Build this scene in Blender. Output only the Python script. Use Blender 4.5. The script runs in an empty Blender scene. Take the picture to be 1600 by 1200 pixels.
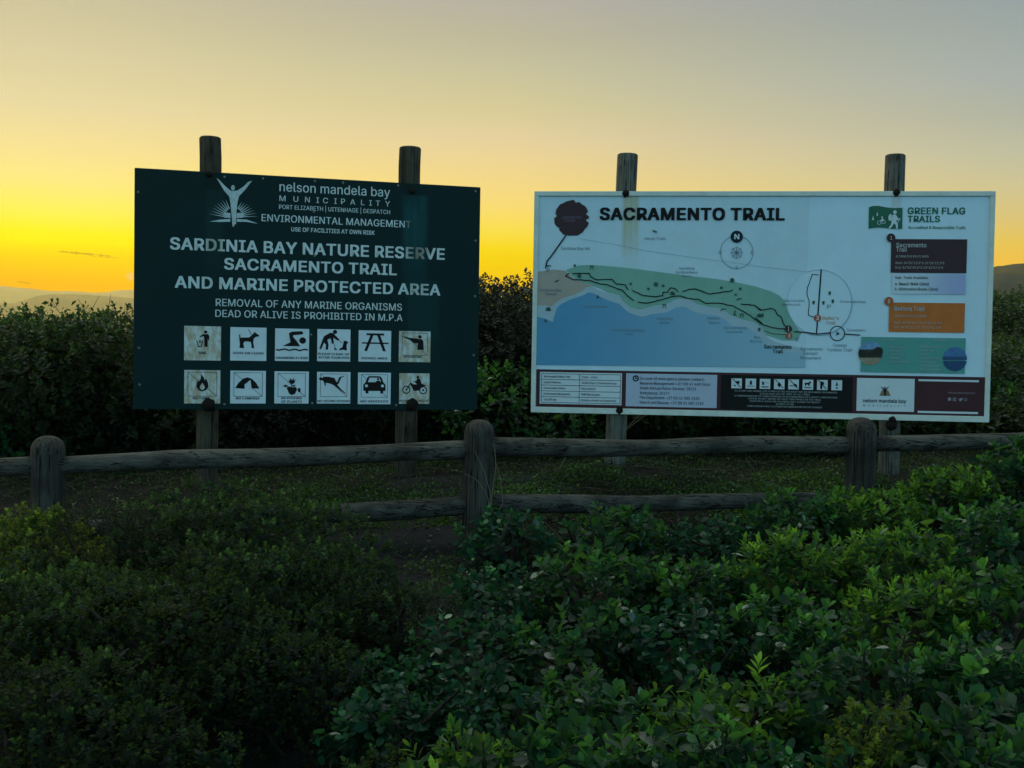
import bpy, bmesh, math, random
import numpy as np
from mathutils import Vector, Matrix
from mathutils.geometry import tessellate_polygon

sc = bpy.context.scene
COL = sc.collection
random.seed(7)

# ------------------------------------------------------------------ camera
EYE = 1.3
FPX, PITCH, ROLL = 1700.0, -0.02881852, 0.01630957
_f = np.array([0, math.cos(PITCH), math.sin(PITCH)])
_u = np.array([0, -math.sin(PITCH), math.cos(PITCH)])
_r = np.array([1.0, 0, 0])
CR = math.cos(ROLL) * _r + math.sin(ROLL) * _u
CU = -math.sin(ROLL) * _r + math.cos(ROLL) * _u
CF = _f
CAM = np.array([0, 0, EYE])
cd = bpy.data.cameras.new('camera')
cd.sensor_width = 36.0
cd.lens = 36.0 * FPX / 1600.0
cd.clip_start, cd.clip_end = 0.05, 40000
cam = bpy.data.objects.new('camera', cd)
cam.matrix_world = Matrix(((CR[0], CU[0], -CF[0], CAM[0]), (CR[1], CU[1], -CF[1], CAM[1]),
                           (CR[2], CU[2], -CF[2], CAM[2]), (0, 0, 0, 1)))
COL.objects.link(cam)
sc.camera = cam


def ray(x, y):
    return CF + CR * ((x - 800) / FPX) + CU * ((600 - y) / FPX)


def P(x, y, d):
    """the place seen at photo point (x, y), d metres ahead"""
    return CAM + ray(x, y) * d


# ------------------------------------------------------------------ sky, sun, exposure
ZENITH, ZENITH_FAR = (1.62, 1.90, 1.62), (.16, .26, .30)
HAZE, HAZE_TOP = .00018, 125.0
SUN_AZ, SUN_EL = math.radians(-24), math.radians(12)
world = bpy.data.worlds.new('World')
sc.world = world
world.use_nodes = True
nt = world.node_tree
nt.nodes.clear()
N = nt.nodes.new
out = N('ShaderNodeOutputWorld')
bg = N('ShaderNodeBackground')
tc = N('ShaderNodeTexCoord')
sep = N('ShaderNodeSeparateXYZ')
nt.links.new(tc.outputs['Generated'], sep.inputs[0])


def wmath(op, a, b=None, c=None):
    n = N('ShaderNodeMath')
    n.operation = op
    for i, v in enumerate((a, b, c)):
        if v is None:
            continue
        if isinstance(v, (int, float)):
            n.inputs[i].default_value = v
        else:
            nt.links.new(v, n.inputs[i])
    return n.outputs[0]


def s2l(c):
    return tuple(((v / 255) / 12.92) if v / 255 <= 0.04045 else ((v / 255 + 0.055) / 1.055) ** 2.4 for v in c)


zz = sep.outputs['Z']
zfac = wmath('MULTIPLY', zz, 2.0)
az = wmath('ARCTAN2', sep.outputs['X'], sep.outputs['Y'])
dif = wmath('ABSOLUTE', wmath('SUBTRACT', az, SUN_AZ))
dif = wmath('MINIMUM', dif, wmath('SUBTRACT', 2 * math.pi, dif))


def ramp(stops, fac):
    n = N('ShaderNodeValToRGB')
    cr = n.color_ramp
    stops = sorted(stops)
    while len(cr.elements) < len(stops):
        cr.elements.new(0.5)
    for e, (p, c) in zip(cr.elements, stops):
        e.position = p * 2
        e.color = (*s2l(c), 1)
    nt.links.new(fac, n.inputs[0])
    return n.outputs[0]


rampL = ramp([(.0, (240, 150, 10)), (.0496, (250, 168, 2)), (.0586, (253, 184, 2)), (.0746, (255, 212, 0)), (.0878, (248, 243, 0)),
              (.0958, (246, 245, 30)), (.1168, (246, 241, 103)), (.1377, (248, 233, 138)), (.1585, (241, 225, 153)),
              (.199, (223, 212, 168)), (.239, (210, 203, 166)), (.278, (196, 191, 161)), (.36, (165, 163, 165)), (.5, (120, 132, 150))], zfac)
rampM = ramp([(.0, (250, 180, 10)), (.06, (255, 205, 0)), (.0832, (255, 215, 0)), (.0948, (255, 222, 25)), (.1122, (255, 227, 83)),
              (.1352, (252, 223, 126)), (.158, (244, 217, 144)), (.1917, (230, 210, 164)), (.2192, (212, 203, 157)),
              (.2516, (197, 193, 161)), (.278, (186, 182, 159)), (.309, (178, 174, 168)), (.38, (150, 153, 164)), (.5, (112, 128, 150))], zfac)
rampR = ramp([(.0, (240, 180, 70)), (.0825, (252, 200, 80)), (.0983, (240, 203, 96)), (.119, (224, 201, 131)), (.1454, (208, 199, 156)),
              (.1712, (192, 193, 168)), (.2016, (175, 181, 168)), (.2315, (165, 175, 176)), (.2606, (155, 168, 169)),
              (.289, (146, 161, 167)), (.36, (128, 146, 162)), (.5, (104, 126, 150))], zfac)
rampB = ramp([(.0, (148, 218, 252)), (.06, (168, 238, 255)), (.15, (176, 242, 255)), (.3, (150, 210, 240)), (.5, (84, 120, 150))], zfac)


def wmix(fac, a, b):
    n = N('ShaderNodeMix')
    n.data_type = 'RGBA'
    nt.links.new(fac, n.inputs[0])
    for i, v in ((6, a), (7, b)):
        if isinstance(v, tuple):
            n.inputs[i].default_value = (*v, 1)
        else:
            nt.links.new(v, n.inputs[i])
    return n.outputs[2]


def mrange(v, a, b, smooth=False):
    n = N('ShaderNodeMapRange')
    if smooth:
        n.interpolation_type = 'SMOOTHSTEP'
    nt.links.new(v, n.inputs[0])
    n.inputs[1].default_value = a
    n.inputs[2].default_value = b
    return n.outputs[0]


c1 = wmix(mrange(dif, 0.0, math.radians(24)), rampL, rampM)
c2 = wmix(mrange(dif, math.radians(24), math.radians(49)), c1, rampR)
bst = N('ShaderNodeVectorMath')
bst.operation = 'SCALE'
nt.links.new(rampB, bst.inputs[0])
bst.inputs['Scale'].default_value = 1.6
c3 = wmix(mrange(dif, math.radians(58), math.radians(120), True), c2, bst.outputs[0])
# the high sky is bright on the sunset side and deep on the far side
zen = wmix(mrange(dif, math.radians(35), math.radians(130), True), ZENITH, ZENITH_FAR)
c4 = wmix(mrange(zz, .36, .66, True), c3, zen)


# thin low clouds near the setting sun: a few streaks at their own bearing and height in the sky
def cloud(col, px, py, w, h, amount, tilt, col2):
    d = ray(px, py)
    d = d / np.linalg.norm(d)
    a0, z0 = math.atan2(d[0], d[1]), d[2]
    du = wmath('DIVIDE', wmath('SUBTRACT', az, a0), w / FPX)
    dz = wmath('SUBTRACT', zz, z0)
    dz = wmath('ADD', dz, wmath('MULTIPLY', du, tilt / FPX))
    nz = N('ShaderNodeTexNoise')
    nz.noise_dimensions = '1D'
    nz.inputs['Scale'].default_value = 190
    nz.inputs['Detail'].default_value = 4
    nt.links.new(wmath('ADD', az, px), nz.inputs['W'])
    hh = wmath('MULTIPLY', wmath('SUBTRACT', nz.outputs['Fac'], .25), 2 * h / FPX)
    dv = wmath('DIVIDE', dz, wmath('MAXIMUM', hh, 1e-5))
    e = wmath('SUBTRACT', 1.0, wmath('ADD', wmath('POWER', wmath('ABSOLUTE', du), 2.0), wmath('POWER', wmath('ABSOLUTE', dv), 2.0)))
    m = wmath('MULTIPLY', mrange(e, 0, .55, True), amount)
    return wmix(m, col, s2l(col2))


c5 = cloud(c4, 132, 396.5, 42, 3.2, .75, 2.0, (176, 140, 40))
c5 = cloud(c5, 162, 401.5, 26, 1.6, .6, .5, (190, 150, 40))
c5 = cloud(c5, 37, 441.5, 12, 2.2, .7, 1.5, (178, 120, 20))
c5 = cloud(c5, 212, 432, 16, 14, .55, 0, (236, 196, 140))
nt.links.new(c5, bg.inputs[0])
# the sky beyond the haze layer is brighter than what reaches the eye through it, most of all low down
path_len = wmath('MINIMUM', wmath('DIVIDE', HAZE_TOP, wmath('MAXIMUM', zz, .001)), 2700.0)
boost = wmath('POWER', math.e, wmath('MULTIPLY', path_len, HAZE * .15))
nt.links.new(boost, bg.inputs[1])
nt.links.new(bg.outputs[0], out.inputs[0])

sd = bpy.data.lights.new('sun', 'SUN')
sd.energy = 0.5
sd.angle = math.radians(12)
sd.color = (1.0, 0.80, 0.42)
sun = bpy.data.objects.new('sun', sd)
sdir = Vector((math.sin(SUN_AZ) * math.cos(SUN_EL), math.cos(SUN_AZ) * math.cos(SUN_EL), math.sin(SUN_EL)))
sun.rotation_euler = sdir.to_track_quat('Z', 'Y').to_euler()
COL.objects.link(sun)

sc.view_settings.view_transform = 'Standard'
sc.view_settings.look = 'None'
sc.view_settings.exposure = 0
sc.view_settings.gamma = 1
sc.view_settings.use_curve_mapping = False


# ------------------------------------------------------------------ materials
def nodes_of(m):
    m.use_nodes = True
    t = m.node_tree
    return t, t.nodes['Principled BSDF']


def plain(name, col, rough=.6, spec=.3, grime=.12, scale=9.0, srgb=True, metallic=0):
    """a painted or printed surface with slight uneven weathering"""
    m = bpy.data.materials.new(name)
    t, b = nodes_of(m)
    c = s2l(col) if srgb else col
    tcn = t.nodes.new('ShaderNodeTexCoord')
    n = t.nodes.new('ShaderNodeTexNoise')
    n.inputs['Scale'].default_value = scale
    n.inputs['Detail'].default_value = 6
    n.inputs['Roughness'].default_value = .65
    t.links.new(tcn.outputs['Object'], n.inputs['Vector'])
    r = t.nodes.new('ShaderNodeValToRGB')
    r.color_ramp.elements[0].position = .3
    r.color_ramp.elements[1].position = .7
    r.color_ramp.elements[0].color = (*[v * (1 - grime) for v in c], 1)
    r.color_ramp.elements[1].color = (*[min(1, v * (1 + grime * .6)) for v in c], 1)
    t.links.new(n.outputs['Fac'], r.inputs[0])
    t.links.new(r.outputs[0], b.inputs['Base Color'])
    b.inputs['Roughness'].default_value = rough
    b.inputs['Specular IOR Level'].default_value = spec
    b.inputs['Metallic'].default_value = metallic
    return m


def tmix(t, fac, a, b):
    n = t.nodes.new('ShaderNodeMix')
    n.data_type = 'RGBA'
    if isinstance(fac, float):
        n.inputs[0].default_value = fac
    else:
        t.links.new(fac, n.inputs[0])
    for i, v in ((6, a), (7, b)):
        if isinstance(v, tuple):
            n.inputs[i].default_value = (*v, 1)
        else:
            t.links.new(v, n.inputs[i])
    return n.outputs[2]


def tmath(t, op, a, b=None):
    n = t.nodes.new('ShaderNodeMath')
    n.operation = op
    for i, v in enumerate((a, b)):
        if v is None:
            continue
        if isinstance(v, (int, float)):
            n.inputs[i].default_value = v
        else:
            t.links.new(v, n.inputs[i])
    return n.outputs[0]


def trange(t, v, a, b, c=0., d=1.):
    n = t.nodes.new('ShaderNodeMapRange')
    n.interpolation_type = 'SMOOTHSTEP'
    t.links.new(v, n.inputs[0])
    n.inputs[1].default_value, n.inputs[2].default_value = a, b
    n.inputs[3].default_value, n.inputs[4].default_value = c, d
    return n.outputs[0]


def tnoise(t, vec, scale, detail=5, rough=.6):
    n = t.nodes.new('ShaderNodeTexNoise')
    n.inputs['Scale'].default_value = scale
    n.inputs['Detail'].default_value = detail
    n.inputs['Roughness'].default_value = rough
    t.links.new(vec, n.inputs['Vector'])
    return n.outputs['Fac']


def streaked(name, base, streaks, spots=()):
    """sign face with run-off streaks below its posts: (u centre, half width, z top, z bottom, colour, amount)"""
    m = bpy.data.materials.new(name)
    t, b = nodes_of(m)
    tcn = t.nodes.new('ShaderNodeTexCoord')
    s = t.nodes.new('ShaderNodeSeparateXYZ')
    t.links.new(tcn.outputs['Object'], s.inputs[0])
    fine = tnoise(t, tcn.outputs['Object'], 6, 7, .7)
    col = tmix(t, trange(t, fine, .3, .7), tuple(v * .95 for v in base), tuple(v * 1.03 for v in base))
    stretch = t.nodes.new('ShaderNodeMapping')
    stretch.inputs['Scale'].default_value = (38, 38, 2.2)
    t.links.new(tcn.outputs['Object'], stretch.inputs[0])
    runs = tnoise(t, stretch.outputs[0], 1.0, 4)
    for (u, hw, z1, z0, c, amt) in streaks:
        du = tmath(t, 'ABSOLUTE', tmath(t, 'SUBTRACT', s.outputs['X'], u))
        a = trange(t, du, hw * .55, hw * 1.15, 1., 0.)
        fz = tmath(t, 'MULTIPLY', trange(t, s.outputs['Z'], z0, z0 + (z1 - z0) * .75), trange(t, s.outputs['Z'], z1, z1 + .02, 1., 0.))
        a = tmath(t, 'MULTIPLY', tmath(t, 'MULTIPLY', a, fz), trange(t, runs, .25, .65, .45, 1.))
        col = tmix(t, tmath(t, 'MULTIPLY', a, amt), col, c)
    t.links.new(col, b.inputs['Base Color'])
    b.inputs['Roughness'].default_value = .55
    b.inputs['Specular IOR Level'].default_value = .12
    bp = t.nodes.new('ShaderNodeBump')
    bp.inputs['Strength'].default_value = .04
    t.links.new(tnoise(t, tcn.outputs['Object'], 3.5, 2), bp.inputs['Height'])
    t.links.new(bp.outputs[0], b.inputs['Normal'])
    return m


def wood(name, dark, light, axis='Z', bump=.5, stretch=26.):
    """grey weathered pole: long grain, drying cracks, a few knots, patches of damp"""
    m = bpy.data.materials.new(name)
    t, b = nodes_of(m)
    tcn = t.nodes.new('ShaderNodeTexCoord')

    def along(k, s_):
        mp = t.nodes.new('ShaderNodeMapping')
        v = [s_] * 3
        v['XYZ'.index(axis)] = k
        mp.inputs['Scale'].default_value = v
        t.links.new(tcn.outputs['Object'], mp.inputs[0])
        return mp.outputs[0]
    g = tnoise(t, along(1.6, stretch), 1.6, 8, .75)
    fine = tnoise(t, along(5, stretch * 4), 1.3, 5, .7)
    cr = tnoise(t, along(.9, stretch * 1.5), 1.1, 3, .5)
    crack = trange(t, tmath(t, 'ABSOLUTE', tmath(t, 'SUBTRACT', cr, .47)), .006, .022)
    blot = tnoise(t, tcn.outputs['Object'], 6, 6, .65)
    vor = t.nodes.new('ShaderNodeTexVoronoi')
    vor.inputs['Scale'].default_value = 1.0
    t.links.new(along(3.2, 7.5), vor.inputs['Vector'])
    knot = trange(t, vor.outputs['Distance'], .08, .2)
    r = t.nodes.new('ShaderNodeValToRGB')
    r.color_ramp.elements[0].position, r.color_ramp.elements[1].position = .34, .66
    r.color_ramp.elements[0].color = (*dark, 1)
    r.color_ramp.elements[1].color = (*light, 1)
    t.links.new(tmath(t, 'ADD', tmath(t, 'MULTIPLY', g, .65), tmath(t, 'MULTIPLY', fine, .35)), r.inputs[0])
    col = tmix(t, trange(t, blot, .42, .70, 0., .7), r.outputs[0], tuple(v * .5 for v in dark))
    deep = tuple(v * .25 for v in dark)
    col = tmix(t, crack, deep, col)
    col = tmix(t, knot, tuple(v * .4 for v in dark), col)
    t.links.new(col, b.inputs['Base Color'])
    b.inputs['Roughness'].default_value = .8
    b.inputs['Specular IOR Level'].default_value = .2
    bp = t.nodes.new('ShaderNodeBump')
    bp.inputs['Strength'].default_value = bump
    bp.inputs['Distance'].default_value = .012
    t.links.new(tmath(t, 'ADD', tmath(t, 'ADD', g, fine), crack), bp.inputs['Height'])
    t.links.new(bp.outputs[0], b.inputs['Normal'])
    return m


def leafmat(name, old, mid, young, trans=.3, rough=.38, spec=.45, wax=True):
    """leaf: colour runs from old to young leaves (attribute tone, on shrubs also gap shade and lit tops), each leaf its own shade"""
    m = bpy.data.materials.new(name)
    t, b = nodes_of(m)
    at = t.nodes.new('ShaderNodeAttribute')
    at.attribute_name = 'tone'
    r = t.nodes.new('ShaderNodeValToRGB')
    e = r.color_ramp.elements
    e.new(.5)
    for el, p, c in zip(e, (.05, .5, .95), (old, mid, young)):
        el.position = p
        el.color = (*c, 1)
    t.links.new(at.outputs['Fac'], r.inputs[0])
    geo = t.nodes.new('ShaderNodeNewGeometry')
    hsv = t.nodes.new('ShaderNodeHueSaturation')
    t.links.new(trange(t, geo.outputs['Random Per Island'], 0, 1, .7, 1.3), hsv.inputs['Value'])
    t.links.new(r.outputs[0], hsv.inputs['Color'])
    t.links.new(hsv.outputs[0], b.inputs['Base Color'])
    # a few leaves are waxier than the rest
    wn = t.nodes.new('ShaderNodeTexWhiteNoise')
    wn.noise_dimensions = '1D'
    t.links.new(tmath(t, 'MULTIPLY', geo.outputs['Random Per Island'], 917.3), wn.inputs['W'])
    t.links.new(trange(t, wn.outputs['Value'], .91, .95, rough, .22 if wax else rough), b.inputs['Roughness'])
    t.links.new(trange(t, wn.outputs['Value'], .91, .95, spec, .75 if wax else spec), b.inputs['Specular IOR Level'])
    tr = t.nodes.new('ShaderNodeBsdfTranslucent')
    tcol = tmix(t, .6, hsv.outputs[0], tuple(min(1, v * 1.6) for v in young))
    t.links.new(tcol, tr.inputs['Color'])
    mx = t.nodes.new('ShaderNodeMixShader')
    mx.inputs[0].default_value = trans
    t.links.new(b.outputs[0], mx.inputs[1])
    t.links.new(tr.outputs[0], mx.inputs[2])
    o = t.nodes['Material Output']
    t.links.new(mx.outputs[0], o.inputs['Surface'])
    return m


M = {}
M['bark'] = wood('grey_bark', (.018, .014, .011), (.06, .05, .04), 'Z', .6)
M['post'] = wood('weathered_post', (.022, .018, .012), (.12, .105, .075), 'Z', .9, 40)
M['fence_post'] = wood('fence_post_wood', (.020, .017, .015), (.090, .081, .071), 'Z', .55, 26)
M['rail'] = wood('fence_rail_wood', (.026, .023, .020), (.135, .126, .110), 'X', .55, 26)
M['dry'] = plain('dry_stalk', (.15, .125, .08), .7, .2, .3, 40, False)
M['twig'] = plain('grey_twig', (.055, .045, .035), .8, .2, .5, 30, False)
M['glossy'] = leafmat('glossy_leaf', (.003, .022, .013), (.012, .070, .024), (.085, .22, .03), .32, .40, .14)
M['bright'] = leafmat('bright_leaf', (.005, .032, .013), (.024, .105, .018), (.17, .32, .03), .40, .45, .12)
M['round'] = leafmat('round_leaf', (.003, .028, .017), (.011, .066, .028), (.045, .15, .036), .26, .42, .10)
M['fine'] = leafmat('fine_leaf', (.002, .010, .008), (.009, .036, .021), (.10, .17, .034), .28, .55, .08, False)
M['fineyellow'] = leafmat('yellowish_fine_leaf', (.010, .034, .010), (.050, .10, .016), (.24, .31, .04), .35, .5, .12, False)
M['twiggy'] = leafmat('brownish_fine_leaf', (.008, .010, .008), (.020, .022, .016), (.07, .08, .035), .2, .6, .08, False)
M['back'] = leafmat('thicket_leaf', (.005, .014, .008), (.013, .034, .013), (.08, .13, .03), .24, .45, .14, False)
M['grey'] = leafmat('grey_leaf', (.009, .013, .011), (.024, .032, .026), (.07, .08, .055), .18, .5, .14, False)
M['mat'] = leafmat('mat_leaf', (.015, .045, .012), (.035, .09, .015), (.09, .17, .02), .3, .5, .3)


# ------------------------------------------------------------------ object helpers
def link(o, parent=None):
    COL.objects.link(o)
    if parent is not None:
        o.parent = parent
    return o


def tag(o, label, cat, group=None, kind=None):
    o['label'] = label
    o['category'] = cat
    if group:
        o['group'] = group
    if kind:
        o['kind'] = kind
    return o


def thing(name, label, cat, loc, rz=0, group=None):
    o = bpy.data.objects.new(name, None)
    o.empty_display_size = .1
    o.location = loc
    o.rotation_euler = (0, 0, rz)
    link(o)
    return tag(o, label, cat, group)


def mesh_obj(name, verts, faces, mat, parent=None, smooth=False):
    me = bpy.data.meshes.new(name)
    me.from_pydata([tuple(map(float, v)) for v in verts], [], faces)
    me.materials.append(mat)
    if smooth:
        me.polygons.foreach_set('use_smooth', [True] * len(me.polygons))
    me.update()
    return link(bpy.data.objects.new(name, me), parent)


def bm_obj(name, bm, mat, parent=None, smooth=False):
    me = bpy.data.meshes.new(name)
    bm.normal_update()
    bm.to_mesh(me)
    bm.free()
    me.materials.append(mat)
    if smooth:
        me.polygons.foreach_set('use_smooth', [True] * len(me.polygons))
    return link(bpy.data.objects.new(name, me), parent)


def interp(x, xs, ys):
    return np.interp(x, xs, ys)


def vnoise(x, y, seed=0):
    return (np.sin(x * 1.7 + seed) * np.cos(y * 1.3 + seed * 2.1) + .5 * np.sin(x * 3.9 + y * 2.7 + seed * 3.3) + .25 * np.sin(x * 8.3 - y * 7.1 + seed))


def ground(x, y):
    z = interp(y, [-30, 2, 3, 4, 4.75, 5.8, 6.6, 8, 12, 20, 40, 90, 200, 9000],
               [-.4, 0, .2, .36, .47, .62, .68, .75, .85, .95, .7, -3, -9, -9])
    near = np.clip(1 - np.abs(y - 4) / 30, 0, 1)
    return z + .03 * np.clip(x, -4, 6) * near + .018 * vnoise(x * 1.3, y * 1.3, 1.0) * near


# ------------------------------------------------------------------ ground, path, hills
def axis_pts(a, fine, step, far):
    p = list(np.arange(-fine, fine + 1e-6, step))
    v = fine
    while v < far:
        v *= 1.35
        p += [v, -v]
    return np.array(sorted(p)) + a


gx, gy = axis_pts(0, 6, .1, 7000), axis_pts(4, 6, .1, 7000)
GX, GY = np.meshgrid(gx, gy)
GZ = ground(GX, GY)
nx, ny = len(gx), len(gy)
gv = np.stack([GX, GY, GZ], -1).reshape(-1, 3)
gf = [(j * nx + i, j * nx + i + 1, (j + 1) * nx + i + 1, (j + 1) * nx + i) for j in range(ny - 1) for i in range(nx - 1)]


def soil(name, a, b, c, bump=.5):
    m = bpy.data.materials.new(name)
    t, bs = nodes_of(m)
    tcn = t.nodes.new('ShaderNodeTexCoord')
    n1 = tnoise(t, tcn.outputs['Object'], 4, 8, .7)
    n2 = tnoise(t, tcn.outputs['Object'], 55, 6, .75)
    col = tmix(t, trange(t, n1, .35, .65), a, b)
    col = tmix(t, trange(t, n2, .52, .72, 0., .8), col, c)
    t.links.new(col, bs.inputs['Base Color'])
    bs.inputs['Roughness'].default_value = .95
    bs.inputs['Specular IOR Level'].default_value = .1
    bp = t.nodes.new('ShaderNodeBump')
    bp.inputs['Strength'].default_value = bump
    bp.inputs['Distance'].default_value = .02
    t.links.new(n2, bp.inputs['Height'])
    t.links.new(bp.outputs[0], bs.inputs['Normal'])
    return m


M['soil'] = soil('dune_soil', (.010, .009, .008), (.019, .017, .015), (.04, .036, .032), .8)
M['path'] = soil('path_sand', (.018, .017, .019), (.028, .027, .031), (.05, .048, .054), .8)
M['farhill'] = soil('far_hill_hazed', (.24, .20, .12), (.30, .25, .15), (.32, .27, .17), .1)  # haze over these hills is painted in as a paler base colour
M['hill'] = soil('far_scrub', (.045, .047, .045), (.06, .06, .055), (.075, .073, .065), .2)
g = mesh_obj('ground', gv, gf, M['soil'], None, True)
g['kind'] = 'structure'
g['label'] = 'dark sandy dune soil under the shrubs and fence'

pc = [(-1.15, 1.2, .36), (-.84, 2.2, .32), (-.62, 2.9, .27), (-.50, 3.6, .26), (-.46, 4.2, .32), (-.45, 4.8, .45), (-.35, 5.3, .6), (-.1, 5.9, .5)]
pv, pf = [], []
ys = np.linspace(1.2, 5.9, 60)
for k, yy in enumerate(ys):
    cx = interp(yy, [p[1] for p in pc], [p[0] for p in pc])
    hw = interp(yy, [p[1] for p in pc], [p[2] for p in pc]) * (1 + .12 * math.sin(yy * 7))
    for i in range(11):
        xx = cx + hw * (i / 5 - 1) * (1 + .06 * math.sin(yy * 13 + i))
        pv.append((xx, yy, ground(xx, yy) + .006 - (.012 if i in (0, 10) else 0)))
    if k:
        b0 = (k - 1) * 11
        pf += [(b0 + i, b0 + i + 1, b0 + i + 12, b0 + i + 11) for i in range(10)]
pth = mesh_obj('path', pv, pf, M['path'], None, True)
pth['kind'] = 'structure'
pth['label'] = 'narrow sandy footpath between the dark bush and the leafy bank'


def ridge(D, prof, depth, seed, rough, step=.004):
    """prof: photo points along the skyline; beyond them the ridge line carries on level with bumps"""
    azs, tans = [], []
    for (x, y) in prof:
        d = ray(x, y)
        azs.append(math.atan2(d[0], d[1]))
        tans.append(d[2] / math.hypot(d[0], d[1]))
    A = np.arange(min(azs) - .02, max(azs) + .02, step)
    T = np.interp(A, azs, tans)
    rs = np.random.RandomState(seed)
    ph = rs.rand(6) * 9
    T = T + rough * (np.sin(A * 90 + ph[0]) + .6 * np.sin(A * 210 + ph[1]) + .4 * np.sin(A * 530 + ph[2]) + .3 * np.sin(A * 1100 + ph[3]))
    v, f = [], []
    for i, (a, t) in enumerate(zip(A, T)):
        for (dd, hh) in ((D - depth, 0), (D - depth * .5, .5), (D - depth * .2, .84), (D, 1), (D + depth * .3, .8), (D + depth, 0)):
            z = -9.5 + (EYE + t * D + 9.5) * hh
            if 0 < hh < 1:
                z += (EYE + t * D + 9.5) * .05 * math.sin(a * 160 + dd * .01)
            v.append((math.sin(a) * dd, math.cos(a) * dd, z))
        if i:
            b0 = (i - 1) * 6
            f += [(b0 + k, b0 + k + 6, b0 + k + 7, b0 + k + 1) for k in range(5)]
    return v, f


def join(parts):
    V, F = [], []
    for v, f in parts:
        o = len(V)
        V += v
        F += [tuple(i + o for i in q) for q in f]
    return V, F


hv, hf = join([
    ridge(2150, [(-900, 462), (-300, 452), (0, 447), (40, 450), (75, 454), (110, 455), (140, 457), (165, 457), (185, 453), (215, 452), (330, 458), (500, 470), (640, 500), (760, 540)], 350, 1, .0002)])
M['palehill'] = soil('palest_hill_hazed', (.46, .36, .20), (.52, .42, .24), (.55, .44, .26), .1)  # still paler: more haze painted into the farthest ridge
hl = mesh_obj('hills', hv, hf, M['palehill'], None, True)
hl['kind'] = 'structure'
hl['label'] = 'palest farthest hills on the horizon left of the green sign'
hv, hf = join([
    ridge(1500, [(-500, 480), (-100, 476), (20, 474), (55, 463), (80, 459), (140, 461), (215, 466), (320, 480), (430, 510), (520, 545)], 300, 2, .0002),
])
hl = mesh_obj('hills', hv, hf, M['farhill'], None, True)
hl['kind'] = 'structure'
hl['label'] = 'lower hazy hills in front of the palest ridge left of the green sign'
hv, hf = join([
    ridge(900, [(1300, 520), (1400, 470), (1480, 428), (1545, 420), (1570, 416), (1590, 411), (1610, 410), (1700, 404), (1900, 420), (2300, 500)], 150, 5, .0006),
    ridge(420, [(1350, 540), (1450, 470), (1520, 434), (1560, 430), (1580, 427), (1610, 430), (1700, 440), (1900, 500)], 80, 8, .0008),
])
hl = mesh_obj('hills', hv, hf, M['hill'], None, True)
hl['kind'] = 'structure'
hl['label'] = 'dark grey ridge rising right of the white trail map'


# ------------------------------------------------------------------ sign building kit
class Sign:
    def __init__(s, C, yaw, W, H):
        s.C = np.array(C, float) + CAM
        s.ax = np.array([math.cos(yaw), math.sin(yaw), 0])
        s.n = np.array([-math.sin(yaw), math.cos(yaw), 0])      # away from the viewer
        s.W, s.H, s.yaw = W, H, yaw
        s.gz = float(ground(s.C[0], s.C[1]))
        s.base = np.array([s.C[0], s.C[1], s.gz])

    def uv(s, x, y, w=0.):
        """photo point -> panel coordinates (u to the right, height above the base)"""
        d = ray(x, y)
        t = ((s.C + s.n * w - CAM) @ s.n) / (d @ s.n)
        q = CAM + d * t - s.base
        return float(q @ s.ax), float(q[2])


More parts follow.
